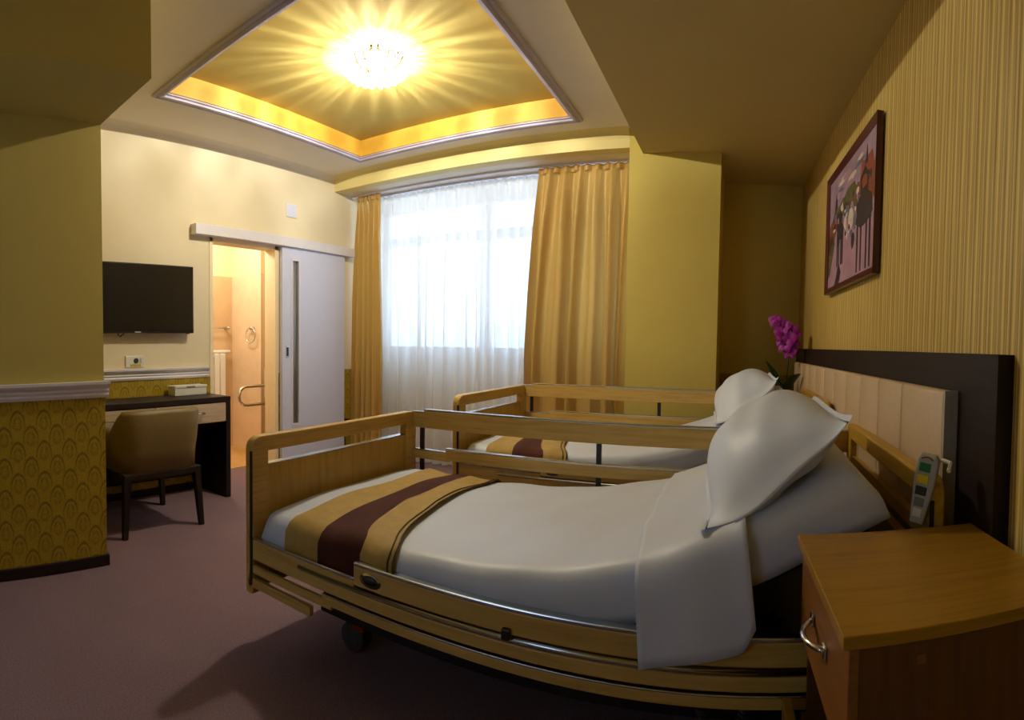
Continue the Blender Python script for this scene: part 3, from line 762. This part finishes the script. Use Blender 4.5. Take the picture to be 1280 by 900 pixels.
    obj('backrest_deck', prism(bm, loop, 1, y0 + .08, y1 - .09), 'steel_dark', t)
    cxm, cym = ox + L / 2, (y0 + y1) / 2
    obj('under_frame', bx(ox + .25, ox + L - .3, y0 + .17, y1 - .17, .14, .18, bv=.005), 'steel_dark', t)
    for sx in (ox + .55, ox + L - .6):
        obj('lift_arm', tube(bmesh.new(), [(sx, cym - .25, .16), (sx + .2, cym - .25, .37 + dz)], .022), 'steel_dark', t)
        obj('lift_arm', tube(bmesh.new(), [(sx, cym + .25, .16), (sx + .2, cym + .25, .37 + dz)], .022), 'steel_dark', t)
    obj('motor_box', bx(cxm - .25, cxm + .15, cym - .09, cym + .09, .18, .30, bv=.015), 'black_plastic', t)
    for x in (ox + .36, ox + L - .36):
        for y in (y0 + .26, y1 - .26):
            c = obj('caster', bx(x - .016, x + .016, y - .02, y + .02, .08, .17, bv=.005), 'steel_dark', t)
            for dy in (-.032, .016):
                bm = lathe(bmesh.new(), [(0, 0), (.02, 0), (.05, .0), (.055, .004), (.055, .014), (.05, .018), (0, .018)], (0, 0, 0), 20)
                bm.transform(Matrix.Translation((x, y + dy + .016, .055)) @ Matrix.Rotation(PI / 2, 4, 'X'))
                obj('wheel', bm, 'rubber', c, True)
            obj('brake_pedal', bx(x + .015, x + .065, y - .045, y - .02, .095, .112, bv=.003), 'red_plastic', c, label='red brake pedal')
    if which == 'near':
        for k, xc in enumerate((ox + 1.60, ox + 1.70)):
            pts = [(xc + .05 * k + .012 * math.cos(a * .9) + a * .0006 * (1 - 2 * k), y0 + .08 + .012 * math.sin(a * .9), .27 - a * .0016) for a in range(0, 110)]
            obj('coiled_cable', tube(bmesh.new(), pts, .0042, 5), 'rubber', t)
    return t
NX, NY, NL, NW = -1.70, 1.345, 2.235, 1.125
FX, FY, FL, FW, FZ = -1.63, 2.825, 2.10, 1.03, .055
make_bed('care_bed', 'nearer beech care bed with its near side rails lowered, in the foreground', NX, NY, NL, NW, 0, 'near')
make_bed('care_bed', 'farther beech care bed standing beyond the foreground one, by the pillar', FX, FY, FL, FW, FZ, 'far')

def wrinkle(x, y): return .004 * math.sin(9 * x + 4 * y) * math.sin(7 * y - 3 * x) + .002 * math.sin(23 * x - 11 * y)
def cross(v, ya, yb, ztop, near_drop, far_drop, off, r=.05):
    """across the bed: hang on the near side, over the top, hang on the far side; v in 0..1 gives y,z"""
    ln, lf = near_drop, far_drop; q = r * PI / 2; top = (yb - ya) - 2 * r; tot = ln + q + top + q + lf
    s = v * tot
    if s < ln: return ya - off, ztop - r - (ln - s)
    s -= ln
    if s < q: a = s / r; return ya + r - (r + off) * math.cos(a), ztop - r + (r + off) * math.sin(a)
    s -= q
    if s < top: return ya + r + s, ztop + off
    s -= top
    if s < q: a = s / r; return yb - r + (r + off) * math.sin(a), ztop - r + (r + off) * math.cos(a)
    s -= q; return yb + off, ztop - r - s
def make_linen(which, ox, oy, L, Wd, dz):
    ya, yb = oy + .034, oy + Wd - .055
    xs, xe = ox + .055, ox + 2.035 * L / 2.235
    lab = 'white sheeted mattress on the nearer bed, its head end raised' if which == 'near' else 'white sheeted mattress on the farther bed beyond the raised rail'
    t = thing('mattress', lab, 'mattress', ((xs + xe) / 2, (ya + yb) / 2, .345 + dz))
    bm = bmesh.new(); NXs, NYs = 70, 44; TH = .145
    def fn(u, v):
        e = .035
        x = xs + (xe - xs) * u; uu = x - ox
        d = min(x - xs, xe - x)
        k = 1 if d > e else math.sqrt(max(0, 1 - (1 - d / e) ** 2))
        zt = profile_z(uu, L) + dz
        th = math.atan((profile_z(uu + .01, L) - profile_z(uu - .01, L)) / .02)
        y, z = cross(v, ya, yb, zt, TH - .05, TH - .05, 0)
        h = zt - z
        hump = .02 * math.sin(PI * (y - ya) / (yb - ya)) if h < .01 else 0
        h = TH - (TH - h) * (.45 + .55 * k)
        h -= hump * k + wrinkle(x, y)
        return (x + math.sin(th) * h, y + wrinkle(x, z) * .8, zt - math.cos(th) * h)
    vs = grid(bm, fn, NXs, NYs)
    bm.faces.new([v for v in vs[0]]); bm.faces.new([v for v in vs[-1]][::-1])
    for i in range(NXs): bm.faces.new((vs[i][0], vs[i][-1], vs[i + 1][-1], vs[i + 1][0]))
    bmesh.ops.recalc_face_normals(bm, faces=bm.faces[:])
    obj('sheet', bm, 'linen', t, True)
    obj('under_cover', bx(xs + .04, ox + 1.0, ya + .03, yb - .03, .343 + dz, .36 + dz), 'ecru', t)
    # bed runner: gold, brown, gold, narrower where it is bunched up at the far side
    lab = 'gold and brown striped runner across the foot of the ' + ('nearer bed' if which == 'near' else 'farther bed')
    r = thing('bed_runner', lab, 'bed runner', (ox + .4, (ya + yb) / 2, .5 + dz))
    nb = [ox + .205, ox + .372, ox + .562, ox + .70]; fb = [ox + .20, ox + .335, ox + .43, ox + .58]
    def band(nm, i, mt, off, e0=0.0, e1=0.0):
        bm = bmesh.new()
        def fn(u, v):
            k = max(0, min(1, (v - .12) / .34)); k = k ** .6
            x0 = nb[i] * (1 - k) + fb[i] * k; x1 = nb[i + 1] * (1 - k) + fb[i + 1] * k
            x = x0 + (x1 - x0) * u + e0 * (1 - u) + e1 * u + .004 * math.sin(14 * v + i)
            y, z = cross(v, ya, yb, profile_z(x - ox, L) + dz, .075, .05, off)
            hump = .02 * math.sin(PI * (y - ya) / (yb - ya)) if z > profile_z(x - ox, L) + dz else 0
            z += hump + wrinkle(x, y) + .0035 * (1 + math.sin(30 * x + 9 * y))
            if v < .15: y -= .006 + .004 * math.sin(40 * x)
            return (x, y, z)
        grid(bm, fn, 8, 40)
        return obj(nm, bm, mt, r, True)
    band('gold_band', 0, 'gold_cloth', .007); band('brown_band', 1, 'brown_cloth', .008); b3 = band('gold_band', 2, 'gold_cloth', .007)
    for dx in (-.02, 0):
        pts = []
        for j in range(41):
            v = j / 40; k = max(0, min(1, (v - .12) / .34)) ** .6
            x = nb[3] * (1 - k) + fb[3] * k + dx + .004 * math.sin(14 * v + 2)
            y, z = cross(v, ya, yb, profile_z(x - ox, L) + dz, .075, .05, .009)
            hump = .02 * math.sin(PI * (y - ya) / (yb - ya)) if z > profile_z(x - ox, L) + dz else 0
            pts.append((x, y - (.006 if v < .15 else 0), z + hump + wrinkle(x, y) + .0035 * (1 + math.sin(30 * x + 9 * y))))
        obj('hem_piping', tube(bmesh.new(), pts, .003, 5), 'piping', b3)
    return t
make_linen('near', NX, NY, NL, NW, 0)
make_linen('far', FX, FY, FL, FW, FZ)

# turned-over top sheet hanging down the near side of the nearer bed
def top_sheet():
    ya, yb = NY + .030, NY + NW - .055
    bm = bmesh.new()
    def fn(u, v):
        k = max(0, min(1, v / .34)) if v < .34 else 1
        hang = 1 - k
        x0 = -.275 + .045 * hang; x1 = .0 + .055 * hang
        x = x0 + (x1 - x0) * u
        zt = profile_z(x - NX)
        drop = .185 + .055 * u + (.0 if u < .9 else -.05 * (u - .9) / .1)
        y, z = cross(v, ya, yb, zt, drop, .03, .010)
        hump = .02 * math.sin(PI * (y - ya) / (yb - ya)) if z > zt else 0
        out = .05 * hang ** 1.0
        return (x + wrinkle(y, z), y - out + .006 * math.sin(9 * u + 4 * v) * hang, z + hump + wrinkle(x, y))
    grid(bm, fn, 22, 46)
    o = solid('top_sheet', 'white top sheet folded over and hanging down the near side of the nearer bed', 'sheet', bm, 'linen', (-.1, NY + .5, .5), True)
    md = o.modifiers.new('thickness', 'SOLIDIFY'); md.thickness = .006; md.offset = 1
top_sheet()

# pillows
def pillow(name, label, O, U, V, thick, flange=.035, belly=.05, seed=1, grp=None, m='pillow'):
    """O = centre, U and V = half-extent vectors of the case; puffed along U x V"""
    O, U, V = Vector(O), Vector(U), Vector(V); N = U.cross(V).normalized(); n = 26
    rnd = random.Random(seed); ph = [rnd.uniform(0, 6) for _ in range(6)]
    bm = bmesh.new()
    lu, lv = U.length, V.length
    def P(a, b, side):
        # pinch the edges between the corners
        pin = 1 - .06 * (1 - b * b) * abs(a) ** 3; pin2 = 1 + .03 * (1 - a * a) * abs(b) ** 3
        ea, eb = 1 - abs(a) , 1 - abs(b)
        fa, fb_ = flange / lu, flange / lv
        ka = max(0, min(1, (ea - fa * .5) / (1 - fa))); kb = max(0, min(1, (eb - fb_ * .5) / (1 - fb_)))
        puff = (1 - (1 - ka) ** 2.4) ** .75 * (1 - (1 - kb) ** 2.4) ** .75
        wr = .006 * math.sin(5 * a + 3 * b + ph[0]) * math.sin(4 * b - 2 * a + ph[1]) + .004 * math.sin(11 * a - 7 * b + ph[2])
        edge = .012 * math.sin(4 * a + ph[3]) * (1 - kb) + .012 * math.sin(4 * b + ph[4]) * (1 - ka)
        h = thick * puff * (1 if side > 0 else .75)
        return O + U * (a * pin) + V * (b * pin2) + N * (side * h + wr * puff + edge) - N * (belly * (1 - a * a) * abs(b) ** 2)
    gs = {}
    for side in (1, -1):
        gs[side] = [[bm.verts.new(P(-1 + 2 * i / n, -1 + 2 * j / n, side)) for j in range(n + 1)] for i in range(n + 1)]
        for i in range(n):
            for j in range(n):
                q = (gs[side][i][j], gs[side][i + 1][j], gs[side][i + 1][j + 1], gs[side][i][j + 1])
                bm.faces.new(q if side > 0 else q[::-1])
    bmesh.ops.remove_doubles(bm, verts=bm.verts[:], dist=.0008)
    bmesh.ops.recalc_face_normals(bm, faces=bm.faces[:])
    o = solid(name, label, 'pillow', bm, m, tuple(O - Vector((0, 0, thick))), True, grp)
    return subsurf(o, 1)
pillow('pillow', 'large plump white pillow leaning at the head of the nearer bed', (.085, 1.755, .845), (.195, .012, .15), (-.01, .36, .0), .135, seed=4, grp='bed pillows', flange=.045)
pillow('pillow', 'plump white pillow leaning at the head of the farther bed', (.015, 3.29, .875), (.18, .012, .13), (-.01, .34, .0), .125, seed=6, grp='bed pillows', flange=.045)

# hand control hanging at the head of the nearer bed
RC = Vector((.458, 1.352, .722))
t = thing('hand_control', 'grey hand control with coloured keys hanging at the head of the nearer bed', 'remote control', RC)
RMAT = Matrix.Translation(RC) @ Matrix.Rotation(math.radians(-35), 4, 'Z') @ Matrix.Rotation(math.radians(9), 4, 'Y')
bm = prism(bmesh.new(), [(-.020, 0), (.016, 0), (.026, .07), (.03, .12), (.03, .165), (.02, .178), (-.02, .178), (-.028, .165), (-.028, .1)], 1, 0, .026, bv=.005)
obj('case', moved(bm, mat=RMAT), 'grey_plastic', t)
for k, (zz, mk, ww) in enumerate(((.146, 'green_key', .015), (.116, 'yellow_key', .015), (.086, 'dark_key', .015), (.057, 'grey_key', .013), (.03, 'light_plastic', .012))):
    obj('key', moved(bx(-ww - .003, ww - .003, -.003, .001, zz - .012, zz + .010, bv=.001), mat=RMAT), mk, t, label={'green_key': 'green key', 'yellow_key': 'yellow key', 'dark_key': 'black key'}.get(mk))
bm = bmesh.new(); tube(bm, [(-.016 + .008 * i * .5, -.001, .166 + .006 * math.sin(i * PI / 8)) for i in range(9)], .002, 5)
obj('red_arc', moved(bm, mat=RMAT), 'red_plastic', t, label='printed red arc at the top')
obj('hook', moved(tube(bmesh.new(), [(0.0, .03, .15), (.03, .04, .165), (.055, .03, .165), (.06, .0, .15)], .006, 6), mat=RMAT), 'light_plastic', t)

# ------------------------------------------------------------------ headboard on the striped wall
HS0, HS1, HZ = 1.235, 4.62, 1.155
hb = thing('headboard', 'long dark wall headboard with padded cream channels behind both beds', 'headboard', wpt(.03, (HS0 + HS1) / 2, 0), WROT)
obj('backboard', wbox(0, .045, HS0, HS1, .05, HZ, bv=.002), 'wenge', hb)
obj('edge_strip', wbox(0.0, .047, HS0 - .012, HS0, .05, HZ), 'wenge_z', hb)
s = 1.46; k = 0
while s < 4.4:
    e = min(s + .275 + (.085 if k == 0 else 0), 4.42)
    bm = wbox(.045, .088, s + .001, e - .001, .50, 1.05, bv=.012)
    obj('padded_channel', bm, 'cushion', hb, True); s = e; k += 1
obj('panel_edge', wbox(.045, .086, 1.452, 1.461, .5, 1.05), 'cushion_edge', hb, label='pale grey end strip of the padding')

# painting
PS0, PS1, PZ0, PZ1 = 2.405, 3.51, 1.49, 2.19
pt = thing('painting', 'mahogany framed painting of riders on a street, on the striped wall', 'painting', wpt(.01, (PS0 + PS1) / 2, PZ0), WROT)
fw, D0, D1 = .034, .008, .04
def frame_bar(a, b):
    bm = bmesh.new()
    return bm
bm = bmesh.new()
for q in (((PS0, PZ0), (PS1, PZ0), (PS1 - fw, PZ0 + fw), (PS0 + fw, PZ0 + fw)), ((PS1, PZ0), (PS1, PZ1), (PS1 - fw, PZ1 - fw), (PS1 - fw, PZ0 + fw)),
          ((PS1, PZ1), (PS0, PZ1), (PS0 + fw, PZ1 - fw), (PS1 - fw, PZ1 - fw)), ((PS0, PZ1), (PS0, PZ0), (PS0 + fw, PZ0 + fw), (PS0 + fw, PZ1 - fw))):
    b2 = bmesh.new()
    v = [(-D1, a - 1, b) for a, b in q[:2]] + [(-D1 + .012, a - 1, b) for a, b in q[2:]]
    w = [(-D0, a - 1, b) for a, b in q]
    quadbox(b2, w + v); bmesh.ops.recalc_face_normals(b2, faces=b2.faces[:])
    obj('frame_bar', wl(b2), 'frame_red', pt)
cv = obj('canvas', wbox(.01, .022, PS0 + fw - .005, PS1 - fw + .005, PZ0 + fw - .005, PZ1 - fw + .005), 'canvas', pt)
PC = {'dark': plain('paint_dark', srgb(44, 28, 34), .6, var=.3, scale=25), 'green': plain('paint_olive', srgb(92, 84, 44), .6, var=.35, scale=40), 'orange': plain('paint_orange', srgb(140, 64, 32), .6, var=.2, scale=30),
      'pink': plain('paint_pink', srgb(166, 126, 142), .6, var=.12, scale=12), 'slate': plain('paint_slate', srgb(96, 104, 126), .6, var=.25, scale=25), 'cream': plain('paint_cream', srgb(206, 186, 176), .6, var=.2, scale=25),
      'rust': plain('paint_rust', srgb(128, 66, 40), .6, var=.25, scale=30)}
PWd, PHt = PS1 - PS0 - 2 * fw, PZ1 - PZ0 - 2 * fw
def dab(col, pts, lift=.0012):
    """pts in picture coordinates: x 0..1 from the far (left) end, y 0..1 up"""
    L_ = [(PS1 - fw - p[0] * PWd - 1, PZ0 + fw + p[1] * PHt) for p in pts]
    bm = prism(bmesh.new(), L_, 0, -.022 - lift, -.0215)
    obj('paint_patch', wl(bm), PC[col], cv)
def blob(cx_, cy_, rx, ry, n=10, jag=.18, seed=0):
    r = random.Random(seed); return [(cx_ + rx * math.cos(2 * PI * k / n) * (1 + r.uniform(-jag, jag)), cy_ + ry * math.sin(2 * PI * k / n) * (1 + r.uniform(-jag, jag))) for k in range(n)]
dab('pink', [(0, 0), (1, 0), (1, .36), (.6, .42), (.45, .50), (.3, .36), (0, .2)], .0006)
dab('rust', [(0, .33), (.10, .38), (.22, .52), (.2, .62), (.1, .63), (.05, .58), (0, .6)])
dab('dark', [(.13, .6), (.16, .78), (.18, .84), (.2, .78), (.22, .6)])
dab('green', blob(.35, .66, .16, .07, 12, .2, 1), .0014); dab('green', blob(.52, .70, .14, .08, 12, .2, 2), .0014); dab('green', [(0, .1), (.05, .12), (.16, .4), (.1, .5), (0, .46)])
dab('orange', [(.70, .66), (.74, .86), (.80, .84), (.92, .86), (.96, .7), (.98, .55), (.72, .56)]); dab('dark', [(.8, .8), (.83, 1.0 - .06), (.85, .8)], .0016)
dab('rust', [(.86, .5), (.88, .66), (1.0, .8), (1.0, .5)], .0016)
dab('slate', blob(.46, .58, .05, .06, 9, .2, 3), .0018); dab('cream', blob(.55, .50, .06, .08, 9, .25, 4), .0018); dab('cream', blob(.42, .5, .03, .06, 9, .25, 5), .0018); dab('slate', blob(.62, .44, .03, .07, 9, .2, 9), .0018)
rp = random.Random(21)
for k in range(58):                                # the broken line of trees, people and houses along the street
    x_ = rp.uniform(.05, .97); y_ = rp.uniform(.50, .64) + .10 * x_
    dab(rp.choice(['dark', 'green', 'green', 'rust', 'dark', 'orange', 'slate', 'cream']), blob(x_, y_, rp.uniform(.012, .045), rp.uniform(.014, .04), 7, .35, k), .0012 + .00001 * k)
for k in range(14): dab(rp.choice(['dark', 'slate', 'cream']), blob(rp.uniform(.42, .66), rp.uniform(.36, .56), .014, rp.uniform(.02, .045), 7, .35, 90 + k), .0019 + .00001 * k)
for k in range(10): dab(rp.choice(['slate', 'cream', 'pink']), blob(rp.uniform(.05, .75), rp.uniform(.80, .94), rp.uniform(.05, .12), rp.uniform(.015, .03), 8, .3, 130 + k), .0005 + .00001 * k)
# riders on horses
for hx, hy, sc in ((.30, .47, .85), (.80, .47, 1.5)):
    dab('dark', blob(hx, hy, .10 * sc, .085 * sc, 12, .14, int(hx * 100)), .002)
    dab('dark', [(hx - .03 * sc, hy + .05), (hx - .05 * sc, hy + .17 * sc), (hx, hy + .22 * sc), (hx + .05 * sc, hy + .16 * sc), (hx + .04 * sc, hy + .05)], .0022)
    for lx_, w_ in ((-.075, .014), (-.03, .012), (.035, .013), (.075, .014)):
        dab('dark', [(hx + lx_ * sc - w_, hy), (hx + lx_ * sc + w_, hy), (hx + lx_ * sc + w_ * .6 + .006, max(.02, hy - .36 * sc)), (hx + lx_ * sc - w_ * .6, max(.02, hy - .36 * sc))], .0021)
dab('dark', [(.18, .0), (.30, .0), (.34, .10), (.28, .2), (.24, .1)], .002); dab('dark', blob(.60, .30, .035, .07, 9, .25, 8), .002)
dab('orange', blob(.80, .68, .05, .05, 9, .2, 11), .0026)

# ------------------------------------------------------------------ bedside cabinets
def nightstand(name, label, s0, s1, d0, d1, zt, grp):
    t = thing(name, label, 'nightstand', wpt((d0 + d1) / 2, (s0 + s1) / 2, 0), WROT, grp)
    obj('top', wbox(d0, d1, s0, s1, zt - .022, zt, bv=.002), 'ns_top', t)
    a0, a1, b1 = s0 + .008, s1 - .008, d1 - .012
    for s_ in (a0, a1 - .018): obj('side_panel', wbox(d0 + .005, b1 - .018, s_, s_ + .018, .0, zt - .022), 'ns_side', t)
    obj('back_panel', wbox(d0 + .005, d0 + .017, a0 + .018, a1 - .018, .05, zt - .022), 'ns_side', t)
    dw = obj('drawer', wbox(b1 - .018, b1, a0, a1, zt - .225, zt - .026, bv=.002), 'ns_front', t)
    obj('drawer_box', wbox(d0 + .06, b1 - .02, a0 + .03, a1 - .03, zt - .2, zt - .06), 'ns_side', dw)
    # bowed chrome pull
    P = []
    c = (a0 + a1) / 2 
    for k in range(13):
        f = -1 + 2 * k / 12
        P.append(wpt(b1 + .004 + .030 * (1 - f * f), c + .062 * f, zt - .115))
    hd = obj('handle', tube(bmesh.new(), P, .006, 8), 'chrome_bright', dw, True, label='bowed chrome pull')
    for f in (-1, 1): obj('rosette', wbox(b1, b1 + .007, c + .064 * f - .012, c + .064 * f + .012, zt - .128, zt - .102, bv=.003), 'chrome_bright', hd)
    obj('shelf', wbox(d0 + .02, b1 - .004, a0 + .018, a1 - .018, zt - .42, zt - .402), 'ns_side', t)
    obj('door', wbox(b1 + .018, b1 + .04, a0, a1, .08, .345, bv=.002), 'ns_top', t, label='lower front standing a little ajar')  # takes the lighter top tone, light on its upper edge put into the colour
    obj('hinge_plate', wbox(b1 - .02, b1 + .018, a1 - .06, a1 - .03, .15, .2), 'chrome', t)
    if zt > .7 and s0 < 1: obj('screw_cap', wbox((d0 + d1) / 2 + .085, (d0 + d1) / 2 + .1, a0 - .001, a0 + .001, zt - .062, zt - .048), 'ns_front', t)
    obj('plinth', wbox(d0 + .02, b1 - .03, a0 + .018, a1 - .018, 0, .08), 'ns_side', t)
    return t
nightstand('nightstand', 'honey brown nightstand with a chrome drawer pull in the front right corner', .85, 1.325, .055, .51, .722, 'bedside cabinets')
nightstand('nightstand', 'far brown nightstand beyond the farther bed, carrying the orchid', 3.92, 4.36, .10, .52, .722, 'bedside cabinets')

# orchid
OP = wpt(.2, 4.14, .722)
t = thing('potted_orchid', 'magenta orchid in a pot at the far end of the headboard', 'plant', OP)
ox_, oy_, oz_ = OP
obj('pot', lathe(bmesh.new(), [(0, 0), (.045, 0), (.06, .1), (.064, .105), (.058, .105), (.054, .095), (0, .095)], OP, 24), 'pot', t, True)
obj('soil', lathe(bmesh.new(), [(0, .097), (.053, .097), (.053, .08), (0, .08)], OP, 16), 'bark', t)
def leaf(ang, ln, wd, rise, droop):
    bm = bmesh.new()
    def fn(u, v):
        r = ln * u; w = wd * math.sin(PI * min(1, u * .92 + .06)) ** .7 * (v - .5) * 2
        z = .10 + rise * u - droop * u * u + .25 * abs(w)
        return (ox_ + math.cos(ang) * r - math.sin(ang) * w, oy_ + math.sin(ang) * r + math.cos(ang) * w, oz_ + z)
    grid(bm, fn, 10, 4); o = obj('leaf', bm, 'leaf', t, True)
    md = o.modifiers.new('thickness', 'SOLIDIFY'); md.thickness = .004
for a in ((-1.2, .25, .04, .26, .1), (2.5, .13, .04, .22, .02), (3.6, .16, .035, .26, .02), (1.4, .18, .036, .14, .12), (-2.0, .15, .04, .14, .05)): leaf(*a)
sp = [(ox_ + .0, oy_, oz_ + .09), (ox_ + .02, oy_, oz_ + .25), (ox_ + .03, oy_ - .005, oz_ + .40), (ox_ + .01, oy_ - .02, oz_ + .53), (ox_ - .04, oy_ - .03, oz_ + .60), (ox_ - .09, oy_ - .04, oz_ + .62)]
obj('stem', tube(bmesh.new(), sp, .006, 6, taper=.6), 'stem', t, True)
def flower(c, face, size, seed):
    c = Vector(c); face = Vector(face).normalized(); r = random.Random(seed)
    rot = face.to_track_quat('Z', 'Y').to_matrix().to_4x4(); base = Matrix.Translation(c) @ rot
    fl = None
    for k in range(5):
        a = PI / 2 + k * 2 * PI / 5; wd = .62 if k in (1, 4) else .38
        bm = bmesh.new()
        def fn(u, v):
            rr = size * u; w = size * wd * math.sin(PI * min(1, .1 + u * .88)) ** .6 * (v - .5) * 1.6
            return (math.cos(a) * rr - math.sin(a) * w, math.sin(a) * rr + math.cos(a) * w, .012 * u * (1 - u) * 4 - .3 * abs(w) * .5 + r.uniform(-.002, .002))
        grid(bm, fn, 5, 4)
        if fl is None: fl = obj('flower', moved(bm, mat=base), 'petal', t, True)
        else: obj('petal', moved(bm, mat=base), 'petal', fl, True)
    obj('lip', moved(lathe(bmesh.new(), [(0, .018), (.008, .014), (.012, .004), (.006, 0), (0, 0)], (0, 0, 0), 10), mat=base), 'petal_lip', fl, True)
for k, (dx, dy, dz_, sz) in enumerate(((-.085, -.04, .625, .042), (-.05, -.05, .60, .048), (-.02, -.05, .585, .05), (.03, -.05, .56, .05), (-.03, -.06, .53, .052), (.02, -.06, .50, .055), (-.01, -.065, .46, .055), (.045, -.05, .455, .05), (.03, -.06, .41, .045), (.06, -.04, .52, .045))):
    flower((ox_ + dx, oy_ + dy, oz_ + dz_), (-.25 + .3 * math.sin(k * 2), -1, .1 + .2 * math.cos(k * 3)), sz * 1.3, k)
